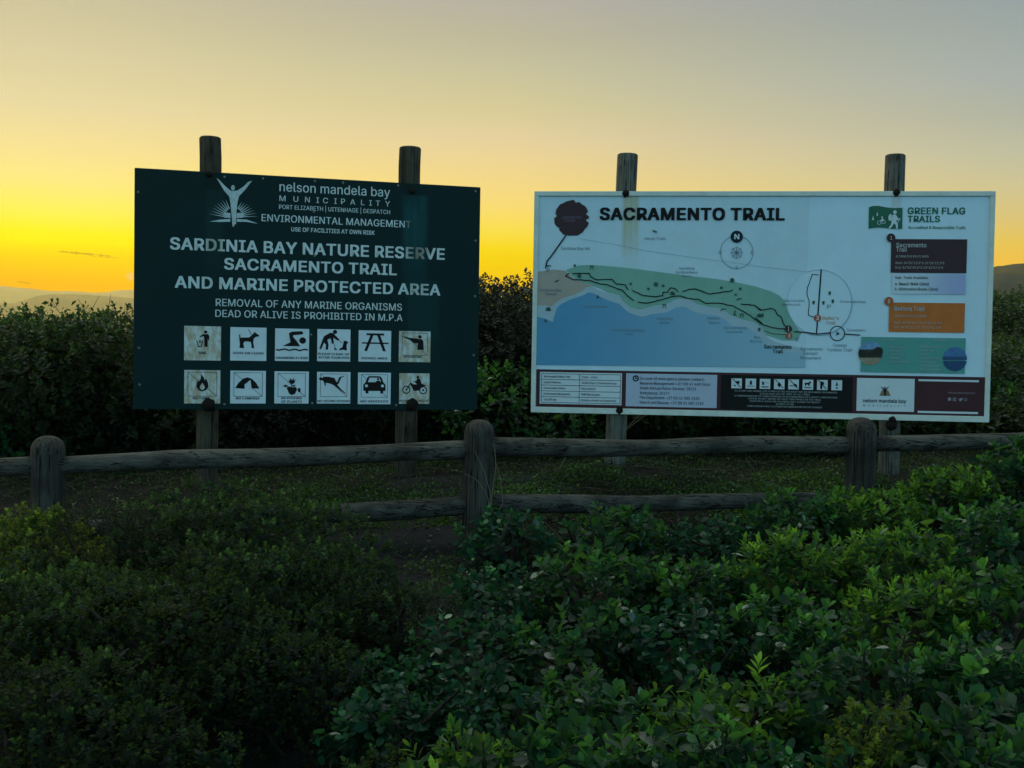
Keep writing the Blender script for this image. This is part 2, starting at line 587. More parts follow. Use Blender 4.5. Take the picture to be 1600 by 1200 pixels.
# letter outlines of a plain grotesque face: character, advance, then outlines as base-62 pairs
GLYPHS = r"""
A5c1s1k2X5q3y5q531k4w1k3E3L3s4k3c5b3j5b324j2R3L211k/2d2t2d2V4j2V4j2t
B501O1k1O5q3h5q3F5o3Y5h4e574o4T4v4D4x4l4w464r3U4l3K4c3D3R3t3R3r443p4g3j4q3a4z2Y4F2I4H2q4F284y1R4n1E461t3L1m3j1k/2k1N3i1N3I1P3Z1Y492b4c2q4a2D452O3X2Y3N353A3a3k3b2k3b/2k3D3f3D3s3E3E3I3O3P3W3X4048424k3Z4A3Q4M3B4V3g4Y2k4Y
C5r3u1h391i2P1o2x1w2h1J241Y1T2g1L2A1G2X1E3n1G3N1L4a1T4v244N2h522x5e2P5n395s3u5u3M5s445o4k5h4z584M4W4W4H544r58484C484y4k4t4v4d4M3S4W3u50374X2O4O2x4A2k4g2c3R2a3n2c2T2l2u2x2b2O1W381N3u1K3S1O4d1Y4t2f4C2C582C542k4W234M1P4z1D4l1t441m3N1i
D5n351k261k261N331N3w1P3T1Y4b2d4n2x4v2V4y3o4v3Q4o4e4b4y3U4M3y4V364Y254Y255q395q3w5p3R5k4a5b4y4T4P4u4X49513N533o512Y4W2C4P2h4E204q1L491z3Q1r3u1m/2k5q2k1k1O1k1O5q
E4H1O1k1O5q4k5q4k4Y2k4Y2k3D4c3D4c3a2k3a2k1N4m1N4m1k
F4D1O1k1O5q4j5q4j4Y2k4Y2k3z473z47372k372k1k
G5w3u1h391i2P1o2x1x2h1J231Y1T2g1L2A1G2Y1E3n1G3N1L4a1T4v234N2h522w5e2O5n385s3s5u3M5s445o4l5h4A574M4U4X4G544q59484C484s4v4c4L3S4W3t50374X2O4O2x4A2k4g2c3R2a3n2c2T2l2u2x2b2O1W381N3u1K3P1N461U4l254w2k4D2C4F2X4P2W3B2W3B3o5b3o5b2W582t4X234H1J4m1t3X1k
H5u1O1k1O5q2k5q2k3E4u3E4u5q505q501k4u1k4u3c2k3c2k1k
I3K1A1k1A1N2h1N2h4Y1A4Y1A5q3v5q3v4Y2N4Y2N1N3v1N3v1k
J4w2P1h2k1m1W1A1K1P1D281B2v1B2I272I272v2a2a2j1V2x1M2P1J361M3k1V3t2a3w2v3w5q425q422v40283T1P3H1A3j1m
K552a2v2a342s3r2J3M32464g5q4W5q3c3y3a3y/1O1k1O5q2k5q2k412k382k2T2k1k/4k1k2Q3q3a3P4W1k
L4u1O1k1O5q2k5q2k1N4f1N4f1k
M6o1O1k1O5q2y5q3z2Q3E2B3K2j3Q203V1I3O1I3T1Z3Z2j452B4a2Q5a5q5U5q5U1k5o1k5o3F5o3X5p4i5p4F5p515s515l4D5d4f563V503F451k3D1k2H3F2C3U2u4f2n4C2e512h512i4G2i4k2j3Y2j3F2j1k
N5y1O1k1O5q2q5q462N4f2x4s2b4F1L4A1L4y2c4y2B4x2T4x5q545q541k4r1k2X3F2L3Z2w4p2c4Y2i4Z2j4q2k3Y2k3F2k1k
O5D3t1h381i2P1o2x1w2h1J241Y1T2g1L2A1G2X1E3n1G3N1L4a1T4v244N2h522x5e2P5n385s3t5u3P5s485n4q5e4G524T4N544v5c4a5h3N5j3n5h2X5c2A542g4T1Y4G1J4q1w481o3P1i/3t1K3P1N491W4p2a4C2u4K2T4N3n4K3R4C4g4p4A494O3P4X3t50384X2O4O2x4A2l4g2c3R2a3n2c2T2l2u2x2a2O1W381N
P4U1O1k1O5q3e5q3E5o405g4h534t4N4A4t4C484A3M4t3t4h3c40303E2S3e2P2d2P2d3h3c3h3u3j3J3o3T3w413H453U4648454m414z3T4J3I4R3u4W3c4Y2k4Y2k1k
Q5D3j2C3Q2C4j204q1Q560W4y0W471x401H/3t1h381i2P1o2x1w2h1J241Y1T2g1L2A1G2X1E3n1G3N1L4a1T4v244N2h522x5e2P5n385s3t5u3P5s485n4q5e4G524T4N544v5c4a5h3N5j3n5h2X5c2A542g4T1Y4G1J4q1w481o3P1i/3t1K3P1N491W4p2a4C2u4K2T4N3n4K3R4C4g4p4A494O3P4X3t50384X2O4O2x4A2l4g2c3R2a3n2c2T2l2u2x2a2O1W381N
R4W1O1k1O5q3e5q3F5o415g4h544t4P4A4w4D4a4A3O4t3w4h3g40353F2X3e2V262V263o3d3o3v3p3J3t3U3B413K453W474a454o414A3T4K3J4S3u4W3c4Y2k4Y2k1k/4b1k3b3b3L3b4M1k
S4V381g2I1i2m1p241z1Q1O1H261D2q2a2q2d2d2k222t1T2F1N2T1K381J3o1K3D1O3P1V3Z24452f472s452D402L3S2S3I2Y3i372O3g2m3q213F1O3X1K4k1N4E1V4W295a2r5l2M5s3a5u3x5s3S5l495a4n4W4v4G4y4n434n3X4E3L4R3u4Z38512T502G4W2v4Q2m4H2h4x2g4m2i4a2n412w3U2H3O323H3s3A3Q3s4d3f4n364v2V4A2H4C2r4z284r1Q4e1B3W1p3z1i
T4W1A4Y1A5q4G5q4G4Y3o4Y3o1k2S1k2S4Y
U5v3p1g2X1j2z1s2f1G201Y1R2k1O2J1O5q2k5q2k2L2m2u2s2f2C222Q1S361M3p1K3J1M3Z1S4d224m2f4s2u4u2L4u5q515q512J4Y2k4O1Y4z1G4g1s3R1j
V5c2Y1k1s5q205q2S2Z342r3k1z3d1z3t2r3F2Z4v5q535q3z1k
W6R2A1k1s5q1Z5q2E2U2K2v2P252U1E2R1E2W25322v382U3N5q4o5q532U592v5f255l1E5g1E5l255r2v5x2U6c5q6J5q5B1k501k4i3V4a4u42594959414v3T3V3b1k
X591t1k353C353e1z5q2a5q2L4y2Y4f383Y3i3G3c3G3m3Y3w4f3J4y4l5q4V5q3p3f3p3D501k4p1k3G2n3u2F3l2U3b3c3i3c392U2Z2F2N2n241k
Y582Y1k2Y301s5q245q2S46373G3l3b383b3m3G3A464p5q505q3u303u1k
Z4R1F1k1F1H3x4r3N4N445a484Z3D4Y374Y1E4Y1E5q4w5q4w532G2m2p1Y271B231L2y1M331N4y1N4y1k
a4t2C1g2l1h251m1S1v1I1G1B1V1z2c1B2r1G2C1N2M1X2T2l312L363d393t3d3w3h3y3n3y3o3x3z3t3I3o3Q3g3V363Y2U3Z2H3Y2x3V2h3K283x1E3G1N3V1X472a4g2o4m2E4p2T4q3f4o3D4e3N463V3U413F423m421k3y1k3y1K3w1K3m1w341l2R1h/2H1H2X1I3a1N3k1V3s253w2f3y2r3y2R3q2N3c2K2W2I2K2G2p2B2g2x2a2s252k242a2521291U2f1O2n1K
b4K3b1g2V1h2I1m2r1A2h1N2e1N2e1k1K1k1K5q2f5q2f3U2h3U2r472I4k2U4p3b4q3x4n3Q4e47404j3G4r3i4t2Q4r2o4j20471H3R1s3x1j/361H3m1K3A1R3K223S2g3X2x3Y2R3X3a3S3r3K3F3A3Q3m3X363Z2Q3X2D3Q2s3F2k3r2g3a2e2R2g2x2l2g2s212D1Q2Q1K
c4w301g2B1j2g1s1Z1H1M211E2o1B2Q1E3i1M3G1Z3Z2g4e2B4n304q3q4n3N4c443V4f3y3L3r3F3F3v3P3h3W303Z2I3W2v3P2k3E2c3p2838262Q282x2c2h2k222v1R2I1K301H3h1K3v1R3G223M2h4f294b1X451M3N1v3q1k
d4K2U1g2x1j2e1s1Y1H1L201E2o1B2Q1E3i1L3G1Y402e4e2x4n2U4q3a4p3m4k3E473N3U3P3U3P5q4k5q4k1k3Q1k3Q1N3N1N3D1A3m1m3a1h/2Y1H3e1K3s1Q3C213K2g3O2x3Q2R3O3a3K3r3C3F3s3Q3e3X2Y3Z2I3X2u3Q2k3F2c3r283a262R282x2c2g2k222v1R2I1K
e4A321g2C1j2g1s1Z1H1M201E2o1B2P1E3h1M3F1Y3Z2g4e2A4n2Z4q3e4p3t4l3H4e3U44443R4d3B4i3h4k2T4k2H1V2H1V3643363P2X3N3f3J3u3B3H3r3R3e3X2Z3Z2J3X2v3R2k3H2c3v283h2631262L282r2d2b2m1Y2y1P2M1J321H3n1K3D1U3N2b4g234b1Q421E3Q1u3B1m3l1h
f3n3a4o3a3Y1n3Y1n4o/1Y1k1Y4O2053265f2f5o2q5v2C5A2Q5B375z3h5w3a5633582T592H572z522u4T2t4H2t1k
g4L2Z072G082p0c2b0j1Z0r1Q0B1J0L29102j0N2z0C2L0y2Z0x3k0A3B0I3M0X3Q1h3Q1S3N1S3D1F3m1s3a1o2T1m2y1p2e1x1Y1L1M231E2q1B2S1E3j1L3H1Y402e4e2y4n2U4q3a4p3n4k3E473O3T3R3T3R4o4k4o4k1g4h0T490B3W0n3F0e3l09/2Y1O3e1Q3s1W3C253K2j3P2z3Q2S3P3b3K3s3C3G3s3Q3f3X2Y3Z2I3X2v3Q2k3F2c3r283b262S282A2c2j2k262v1W2I1Q
h4D2f392f1k1K1k1K5q2f5q2f3E293E2k402y4f2Q4n3a4q3s4o3I4i3V48443U4b3C4d3g4d1k3I1k3I3e3F3x3w3M3j3V313Z2O3X2C3T2t3L2l3B2g3p
i2F1K1k1K4o2f4o2f1k/204T1S4V1L4Z1G561F5e1G5l1L5s1S5w205y285w2f5s2k5l2l5e2k562f4Z284V
j2F1K4o2f4o2f152d0P290B210q1Q0h1D0c1m0b1f0b1f0D1l0D1w0E1E0K1J0T1K15/204T1S4V1L4Z1G561E5e1G5l1L5s1S5w205y285w2f5s2j5l2l5e2j562f4Z284V
k4o2d2q2d322i323C4o4e4o2O2W2L2W/1K1k1K5q2f5q2f1k/3H1k2w2P2S3a4k1k
l2R2s1j281m1V1u1N1I1K201K5q2f5q2f272g1W2i1P2n1L2v1K2C1K2H1L2M1l2D1k
m6f1K1k1K4o2e4o2e3I2c3I2h3W2o472x4g2I4m2U4q364r3p4o3E4e3O403U3H3Q3H3V3U43464c4f4o4l4C4q4Q4r564p5l4k5x4b5G3Y5M3I5O3o5O1k5k1k5k3n5h3F583Q4W3X4H3Z4v3Y4l3U4d3N473F433v423k421k3x1k3x3q3u3E3m3Q3b3X2W3Z2L3Y2B3U2s3O2l3F2g3t2f3f2f1k
n4D2f392f1k1K1k1K4o2e4o2e3E293E2k402y4f2Q4n3a4q3s4o3H4i3U48443U4a3C4d3g4d1k3I1k3I3e3F3x3w3M3j3V313Z2O3X2C3T2t3L2l3B2g3p
o4G301g2B1j2g1s1Z1H1M211E2o1B2Q1E3i1M3G1Z3Z2g4e2B4n304q3o4n3J4e413Z4e3G4m3i4p2Q4m2o4e21411H3J1s3o1j/301H3h1K3v1R3G223O2h3S2x3U2Q3S383O3p3G3E3v3P3h3W303Z2I3W2v3P2k3E2c3p2838262Q282x2c2h2k222v1R2I1K
p4K1K0b1K4o2e4o2e3U2h3U2r472I4k2U4p3b4q3x4n3Q4e47404j3G4r3i4t2Q4r2o4j20471H3R1s3x1j3b1g2V1h2I1m2r1A2h1N2f1N2f0b/361H3m1K3A1R3K223S2g3X2x3Y2R3X3a3S3r3K3F3A3Q3m3X363Z2Q3X2D3Q2s3F2k3r2g3a2e2R2g2x2l2g2s212D1Q2Q1K
q4K4k0b3P0b3P1N3N1N3D1A3m1m3a1h2U1g2x1j2e1s1Y1H1L201E2o1B2Q1E3i1L3G1Y402e4e2x4n2U4q3a4p3m4k3E473N3U3Q3U3Q4o4k4o/2Y1H3e1K3s1Q3C213K2g3O2x3Q2R3O3a3K3r3C3F3s3Q3e3X2Y3Z2I3X2u3Q2k3F2c3r283a262R282x2c2g2k222v1R2I1K
r3q1K1k1K4o2e4o2e3U2g3U2n472y4i2M4o334q3b4q3i4q3i3V3b3W2Z3X2N3V2C3R2s3L2l3C2g3r2f3e2f1k
s4g2N1g2u1h2e1m201t1P1D1H1Q1C25252b2b1Y2k1O2x1J2N1H341J3i1P3r1Y3u293s2i3n2q3e2w322A2x2H2a2P1U301L3f1H3x1K3M1R40214b2g4j2w4o2Q4q384p3n4k3A4d3J443R3S3W3F3u3z3p3J3h3S363Y2Q402A3Y2n3S2f3K2c3z2e3p2k3i2u3c2I373b313x2T3N2I3W2t402b3X1V3Q1I3F1w3q1n381i
t3a2Y4o2Y3Y1n3Y1n4o/1Q582l582l272m1W2q1P2x1K2H1J2P1K2X1L331l2S1j2G1i2k1l241v1U1K1Q24
u4D2N1h2v1j2f1p221z1T1N1M251K2r1K4o2f4o2f2u2i2a2q1V2E1M2W1J391L3l1P3u1W3C263G2j3I2y3I4o4d4o4d1k3J1k3J243O243D1H3p1s371k
v4t2D1k1t4o204o2F2A2P212Z1u2O1u2X21382A3M4o4k4o391k
w5U2r1k1v4o224o2p332z2q2K1F2E1F2P2p2Z333m4o3S4o4f334p2q4z1F4u1F4E2q4P335c4o5I4o4N1k4i1k3T2I3M383F3A3y433F433y3A3r383k2I2V1k
x4n1u1k2I352I2I1y4o284o2w3N2M3n302Z2K2Z2X3n3d3N3B4o4a4o302G30334d1k3D1k3b212W2q2I2N2Y2N2L2q2w21241k
y4t1I0d1P0D1U0C2a0C2h0E2n0J2t0R2x122D1j1t4o204o2F2A2P212Z1u2O1u2X21382A3N4o4k4o2Y0R2K0s2C0k2s0e2g0b24091Q0a
z4o1F1k1F1H3n3U3n3V1I3V1I4o404o403Z2l1O2l1M431M431k
04Z391h2J1k2n1w251P1S2f1N2z1J2X1I3n1J3N1N4b1T4v264V2n5e2J5q395u3z5q3V5e4d4V4q4v4w4b4z3N4B3n4z2X4w2z4q2f4d1P3W1w3A1k/391J3r1M3F1V3R2a3Z2u442T463n443R3Z4g3R4B3F4Q3r4Z39522S4Z2E4Q2s4B2k4g2e3R2d3n2e2T2k2u2s2a2E1V2S1M
14Z1W1k1W1L4t1L4t1k/3y5q3y1k321k324W314W214d214L2V5q
24Z1Q1k1Q1I3d3a3B3B3P3X3T483U4k3T4w3O4H3G4Q3x4W3l5038522U502I4W2z4O2r4F2n4t2m4f1R4f1T4A214T2d592u5k2N5r385u3u5r3N5k43594f4V4m4D4p4k4n464j3T4d3F423p3t2M2y1O2y1M4t1M4t1k
34Z351h2J1j2o1p271z1T1N1K241G2o2d2o2f2c2l222u1T2F1O2R1K351J3k1K3y1O3J1V3R243X2g3Z2u3X2I3S2U3K353x3d3h3i2X3k2A3k2A3K3E4W3E4Y1T4Y1T5q4k5q4k52323z323E3s3E3O3y463n4j374s2P4u2u4s294j1R461C3O1q3t1j
44Z1E2b1E2B3j5q3P5q2c2F2c2D4F2D4F2b/3B1k3B2j3B2v3B3T453T451k
54Z371h2L1j2s1q2c1A1Z1O1R251O2n2j2n2m2c2r222z1U2J1O2U1K371J3l1L3y1Q3J1Z3R2a3W2o3Y2D3W2T3R373I3i3x3r3k3x353y2G3u2v3p2m3j1S3m265q4h5q4h4Y2x4Y2p3L2q3L2z3R2L3W2X403b413r3Z3H3U3V3N463D4g3q4n3c4s2V4t2E4r2g4i1W451F3O1s3u1j
64Z391h2N1j2t1r2d1E201V1S2g1Q2D1S2W1Y3f293C2r443m5q3V5q2x3r2v3r2F3E2U3N3d3R3z3P3S3H473w4j3g4q2X4s2B4q2e4i1U451E3P1r3v1j/391I3n1K3z1P3J1Y3R293W2m3Y2B3W2Q3R333J3e3z3m3n3r393t2V3r2J3m2z3e2r332m2Q2k2B2m2m2r292z1Y2J1P2V1K
74Z261k3W4W3W4Y1P4Y1P5q4t5q4t4W2E1k
84Z391h2L1j2q1q281B1V1P1N261K2q1M2F1R2U1Y36293h2l3o2y3s2y3t2h3B243O1W451T4o1W4H234X2f5b2v5l2O5s395u3u5s3N5l435b4f4X4m4H4p4o4m454e3O413B3K3t3K3s3Y3o4a3h4k364s2U4x2F4y2q4w264n1P4a1B3S1q3x1j/391J3p1K3C1O3N1V3V24412f422r412F3V2Q3N303B373o3c393e2U3c2H372v302n2Q2h2F2g2r2h2f2m242v1V2G1O2T1K/393F3m3G3x3K3G3R3O3Z3S4a3U4m3S4y3O4I3H4Q3y4X3m5139522W512L4X2B4Q2u4I2q4y2o4m2q4a2u3Z2B3R2L3K2W3G
94Z395u3v5r3P5j45564i4P4q4v4s474q3P4k3v49383S2G2W1k2n1k3L3k3O3k3E373o2X352T2J2W2r332b3f1Z3u1S3O1Q4a1S4w204Q2d572t5j2N5r/39522V502J4V2z4N2r4C2m4p2l4a2m3V2r3I2z3x2J3p2V3j393i3n3j3z3p3J3x3R3H3W3U3Y493W4o3R4C3K4N3z4V3n50
.2Q261i1X1j1P1o1K1w1J1E1K1N1P1V1X2026212e202m1V2r1N2t1E2r1w2m1o2e1j
,2Q1D0m1S1U2q1U200m
:2Q261i1X1j1P1o1K1w1J1E1K1N1P1V1X2026212e202m1V2r1N2t1E2r1w2m1o2e1j/263v1X3x1P3C1K3J1J3S1K411P481X4d264f2e4d2m482r412t3S2r3J2m3C2e3x
'2Z1X3T1T5q2q5q2m3T
"3U1X3T1T5q2q5q2m3T/2S3T2P5q3l5q3i3T
|3b2t6K2t002200226K
&4W2U1h2x1j2d1q1X1B1L1P1E261B2p1D2E1I2R1Q32203d2s3z34423e4a3n4l3r4A3p4M3j4V39502X522G4Z2v4O2r4G2q4x2v4g2G3Y2Y3C4R1k4g1k2I3c2j3G22461X4j1W4x1Y4N23512d5d2p5l2E5r2W5t3e5r3t5l3F5d3O523U4P3W4A3S4f3G3W3o3G2z352m2U2d2J282z262o282c2d222k1T2u1N2F1J2S1H371J3m1O3z1V3L263U2j422y472P48384C384A2M4w2u4j24471P401H3N1w3w1n3d1i
(3x232Z243s283W2d4g2i4A2o4T2y5j2K5G3e5G2R4M2D3R2z3p2y2Z2C2f2Q1s3e0y2K0y2x0X2m1m2e1L272b242A
)3x1D0y211t2f2g2j2Z2i3p2e3R1Z4M1D5G265G2i5j2t4T2z4A2E4g2I3W2N3s2O2Z2N2A2J2a2D1L2u1l2j0W260y
+4Z2V1B2V4g3o4g3o1B/1P2I1P394t394t2I
-4Z423i422Q2f2Q2f3i
°3S2B3C2m3D283J1X3S1N441H4i1G4x1H4M1N501X5c285l2m5q2B5s2Q5q345l3g5c3p503u4M3w4x3u4i3p443g3S343J2Q3D/2B412K422R45334h364o374x364F334N2R4Y2K522B532t522l4Y2a4N264F254x264o2a4h2l452t42
"""
_A62 = '0123456789abcdefghijklmnopqrstuvwxyzABCDEFGHIJKLMNOPQRSTUVWXYZ'


def _num(a):
    return _A62.index(a[0]) * 62 + _A62.index(a[1]) - 82


def _inside(p, poly):
    c = False
    for (x0, y0), (x1, y1) in zip(poly, poly[1:] + poly[:1]):
        if (y0 > p[1]) != (y1 > p[1]) and p[0] < (x1 - x0) * (p[1] - y0) / (y1 - y0) + x0:
            c = not c
    return c


def _area(q):
    return sum(a[0] * b[1] - b[0] * a[1] for a, b in zip(q, q[1:] + q[:1])) / 2


FONT = {}
for row in GLYPHS.strip('\n').split('\n'):
    outs, holes = [], []
    cs = []
    for c_ in row[3:].split('/'):
        q = [(_num(c_[i:i + 2]), _num(c_[i + 2:i + 4])) for i in range(0, len(c_) - 3, 4)]
        if len(q) > 2:
            cs.append(q)
    cs.sort(key=lambda q: -abs(_area(q)))
    sg = _area(cs[0]) > 0
    outs = [q for q in cs if (_area(q) > 0) == sg]
    holes = [q for q in cs if (_area(q) > 0) != sg]
    V, F, Lr = [], [], []
    for k_, q in enumerate(outs):
        loops_ = [q] + [h_ for h_ in holes if _inside(h_[0], q)]
        tris = tessellate_polygon([[Vector((x, y, 0)) for x, y in lp] for lp in loops_])
        o_ = len(V)
        for lp in loops_:
            V += lp
            Lr += [k_] * len(lp)
        F += [tuple(i + o_ for i in t_) for t_ in tris]
    FONT[row[0]] = (_num(row[1:3]), V, F, Lr)
CAPH = max(y for x, y in FONT['H'][1])


def text_mesh(body, bold, spacing=1.0):
    """glyph triangles in font units; heavier strokes come from shifted copies on hair-thin layers of their own"""
    b = bold * 420
    if b <= 0.5:
        sh = [(0, 0)]
    elif b < 7:
        sh = [(-b, 0), (b, 0)]
    else:
        sh = [(-b, -.6 * b), (b, -.6 * b), (-b, .6 * b), (b, .6 * b), (0, 0)]
    V, F = [], []
    x = 0
    for ch in body:
        if ch not in FONT:
            x += 94 * spacing
            continue
        adv, gv_, gf_, lr_ = FONT[ch]
        for k_, (dx, dy) in enumerate(sh):
            o_ = len(V)
            V += [(x + a + dx, c + dy, l_ * 5 + k_) for (a, c), l_ in zip(gv_, lr_)]
            F += [tuple(i + o_ for i in t_) for t_ in gf_]
        x += adv * spacing + 1.1 * b
    return V, F, (CAPH + (1.2 * b if b >= 7 else 0)), (.6 * b if b >= 7 else 0)


class Flat:
    """flat printed shapes on a sign face, drawn with photo points and laid down `layer` sheets proud of the panel"""
    def __init__(s, sign, layer):
        s.s, s.y = sign, -.0016 * layer
        s.V, s.F, s.cuts = [], [], []
        s.map = None

    def pt(s, x, y):
        if s.map is not None:
            x, y = s.map(x, y)
        return s.s.uv(x, y)

    def _add(s, loc, faces):
        o = len(s.V)
        s.V += [(u, s.y, z) for (u, z) in loc]
        for f in faces:
            a, b, c = (np.array(loc[i]) for i in f[:3])
            ar = 0
            for k in range(len(f)):
                p, q = loc[f[k]], loc[f[(k + 1) % len(f)]]
                ar += p[0] * q[1] - q[0] * p[1]
            f = f if ar > 0 else tuple(reversed(f))
            s.F.append(tuple(i + o for i in f))

    def poly(s, pts):
        loc = [s.pt(*p) for p in pts]
        tris = tessellate_polygon([[Vector((u, z, 0)) for u, z in loc]])
        s._add(loc, [tuple(t) for t in tris])
        return s

    def quad(s, a, b, c, d):
        return s.poly([a, b, c, d])

    def rect(s, x0, y0, x1, y1, slope=0.):
        """upright box on the panel: corner top-left to bottom-right, kept square to the panel"""
        u0, z1 = s.pt(x0, y0)
        u1, z0 = s.pt(x1, y1)
        s._add([(u0, z0), (u1, z0), (u1, z1), (u0, z1)], [(0, 1, 2, 3)])
        return s

    def disc(s, x, y, r, n=28, ry=None, wob=0.):
        ry = r if ry is None else ry
        pts = []
        for k in range(n):
            a = 2 * math.pi * k / n
            q = 1 + wob * math.sin(k * 2.3) * math.cos(k * 1.1)
            pts.append((x + r * q * math.cos(a), y + ry * q * math.sin(a)))
        loc = [s.pt(*p) for p in pts]
        s._add(loc, [tuple(range(n))])
        return s

    def ring(s, x, y, r, w, a0=0, a1=360, n=40):
        P0 = []
        for k in range(n + 1):
            a = math.radians(a0 + (a1 - a0) * k / n)
            P0.append((x + r * math.cos(a), y + r * math.sin(a)))
        return s.line(P0, w)

    def line(s, pts, w, taper=None):
        for i in range(len(pts) - 1):
            (x0, y0), (x1, y1) = pts[i], pts[i + 1]
            L = math.hypot(x1 - x0, y1 - y0) or 1e-6
            w0 = w if taper is None else w + (taper - w) * i / (len(pts) - 1)
            w1 = w if taper is None else w + (taper - w) * (i + 1) / (len(pts) - 1)
            nx_, ny_ = -(y1 - y0) / L / 2, (x1 - x0) / L / 2
            ex, ey = (x1 - x0) / L * min(w0, w1) * .18, (y1 - y0) / L * min(w0, w1) * .18
            loc = [s.pt(x0 - ex + nx_ * w0, y0 - ey + ny_ * w0), s.pt(x1 + ex + nx_ * w1, y1 + ey + ny_ * w1),
                   s.pt(x1 + ex - nx_ * w1, y1 + ey - ny_ * w1), s.pt(x0 - ex - nx_ * w0, y0 - ey - ny_ * w0)]
            s._add(loc, [(0, 1, 2, 3)])
        return s

    def text(s, body, x0, x1, y, cap, bold=0., spacing=1., res=3):
        """baseline starts at (x0, y), runs level on the panel to photo column x1; cap: capital height in photo px"""
        v, f, ch, low = text_mesh(body, bold, spacing)
        u0, z0 = s.pt(x0, y)
        u1, _ = s.pt(x1, y)
        _, zc = s.pt(x0, y - cap)
        lo, hi = min(p[0] for p in v), max(p[0] for p in v)
        sx = (u1 - u0) / (hi - lo)
        sz = (zc - z0) / ch
        s.mark()
        o = len(s.V)
        s.V += [(u0 + (a - lo) * sx, s.y - .00007 * l_, z0 + (b + low) * sz) for a, b, l_ in v]
        for t_ in f:
            p, q, r = (v[i] for i in t_)
            ccw = (q[0] - p[0]) * (r[1] - p[1]) - (r[0] - p[0]) * (q[1] - p[1]) > 0
            s.F.append(tuple(i + o for i in (t_ if ccw else tuple(reversed(t_)))))
        s.mark()
        return s

    def mark(s):
        """what follows is a separate piece"""
        if s.F and (not s.cuts or s.cuts[-1] != (len(s.V), len(s.F))):
            s.cuts.append((len(s.V), len(s.F)))
        return s

    def build_each(s, name, mat, parent):
        s.mark()
        v0 = f0 = 0
        for (v1, f1) in s.cuts:
            me = bpy.data.meshes.new(name)
            me.from_pydata(s.V[v0:v1], [], [tuple(i - v0 for i in t_) for t_ in s.F[f0:f1]])
            me.materials.append(mat)
            link(bpy.data.objects.new(name, me), parent)
            v0, f0 = v1, f1

    def build(s, name, mat, parent, label=None):
        me = bpy.data.meshes.new(name)
        me.from_pydata(s.V, [], s.F)
        me.materials.append(mat)
        o = link(bpy.data.objects.new(name, me), parent)
        if label:
            o['label'] = label
        return o


def box_bm(bm, x0, x1, y0, y1, z0, z1, bevel=0):
    r = bmesh.ops.create_cube(bm, size=1)
    for v in r['verts']:
        v.co = Vector((x0 + (v.co.x + .5) * (x1 - x0), y0 + (v.co.y + .5) * (y1 - y0), z0 + (v.co.z + .5) * (z1 - z0)))
    if bevel:
        bmesh.ops.bevel(bm, geom=[e for e in bm.edges if all(v in r['verts'] for v in e.verts)], offset=bevel, segments=2, affect='EDGES', profile=.6)


def tube(pts, rad, seg=14, cap=True, dome=0., rs=None, wob=0.):
    """pole along pts (numpy), radius per point; optionally domed far end"""
    pts = [np.array(p, float) for p in pts]
    V, F = [], []
    prev = None
    for i, p in enumerate(pts):
        d = pts[min(i + 1, len(pts) - 1)] - pts[max(i - 1, 0)]
        d = d / (np.linalg.norm(d) + 1e-9)
        a = np.cross(d, [0, 1, 0] if abs(d[1]) < .9 else [1, 0, 0])
        a /= np.linalg.norm(a)
        if prev is not None:
            a = prev - d * (prev @ d)
            a /= np.linalg.norm(a)
        prev = a
        b = np.cross(d, a)
        r = rad[i] if hasattr(rad, '__len__') else rad
        for k in range(seg):
            t = 2 * math.pi * k / seg
            q = 1 + (wob * math.sin(3 * t + i * .7) * math.cos(i * .9 + k) if wob else 0)
            V.append(p + (a * math.cos(t) + b * math.sin(t)) * r * q)
        if i:
            o = (i - 1) * seg
            F += [(o + k, o + (k + 1) % seg, o + seg + (k + 1) % seg, o + seg + k) for k in range(seg)]
    if cap:
        F.append(tuple(reversed(range(seg))))
        F.append(tuple((len(pts) - 1) * seg + k for k in range(seg)))
    return V, F


def pole_obj(name, bottom, top, r0, r1, mat, parent, n=14, dome=0., seed=0, seg=20, rim=.006):
    rs = np.random.RandomState(seed)
    bottom, top = np.array(bottom, float), np.array(top, float)
    L = np.linalg.norm(top - bottom)
    ts = list(np.linspace(0, 1, n))
    pts, rad = [], []
    ph = rs.rand(3) * 6
    for t in ts:
        p = bottom + (top - bottom) * t
        pts.append(p + np.array([math.sin(t * 5 + ph[0]), math.cos(t * 4 + ph[1]), 0]) * .003 * (0 < t < 1))
        rad.append((r0 + (r1 - r0) * t) * (1 + .02 * math.sin(t * 9 + ph[2])))
    d = (top - bottom) / L
    if dome:
        pts[-1] = top - d * dome
        R = rad[-1]
        for a in (18, 36, 54, 70, 82):
            a = math.radians(a)
            pts.append(top - d * dome * (1 - math.sin(a)))
            rad.append(R * math.cos(a) ** .8)
    else:
        pts[-1] = top - d * rim
        pts.append(top)
        rad.append(rad[-1] - rim)
    v, f = tube(pts, rad, seg, True, wob=.02)
    o = mesh_obj(name, v, f, mat, parent, True)
    md = o.modifiers.new('edge', 'EDGE_SPLIT') if False else None
    return o


# ------------------------------------------------------------------ sign colours
TXT = plain('off_white_paint', (216, 222, 222), .6, .2, .14, 22)
TXTD = plain('stained_paint', (150, 134, 108), .7, .2, .35, 30)
BLACK = plain('black_print', (12, 12, 15), .6, .2, .1)
INK = plain('dark_blue_print', (18, 34, 48), .6, .2, .1)
TILE = plain('white_plate', (212, 220, 228), .5, .3, .10, 14)
BOLTM = plain('rusty_bolt', (26, 18, 14), .8, .2, .4, 60)
RIVET = plain('grey_rivet', (112, 116, 108), .5, .4, .2, 30)
GREENPANEL = None


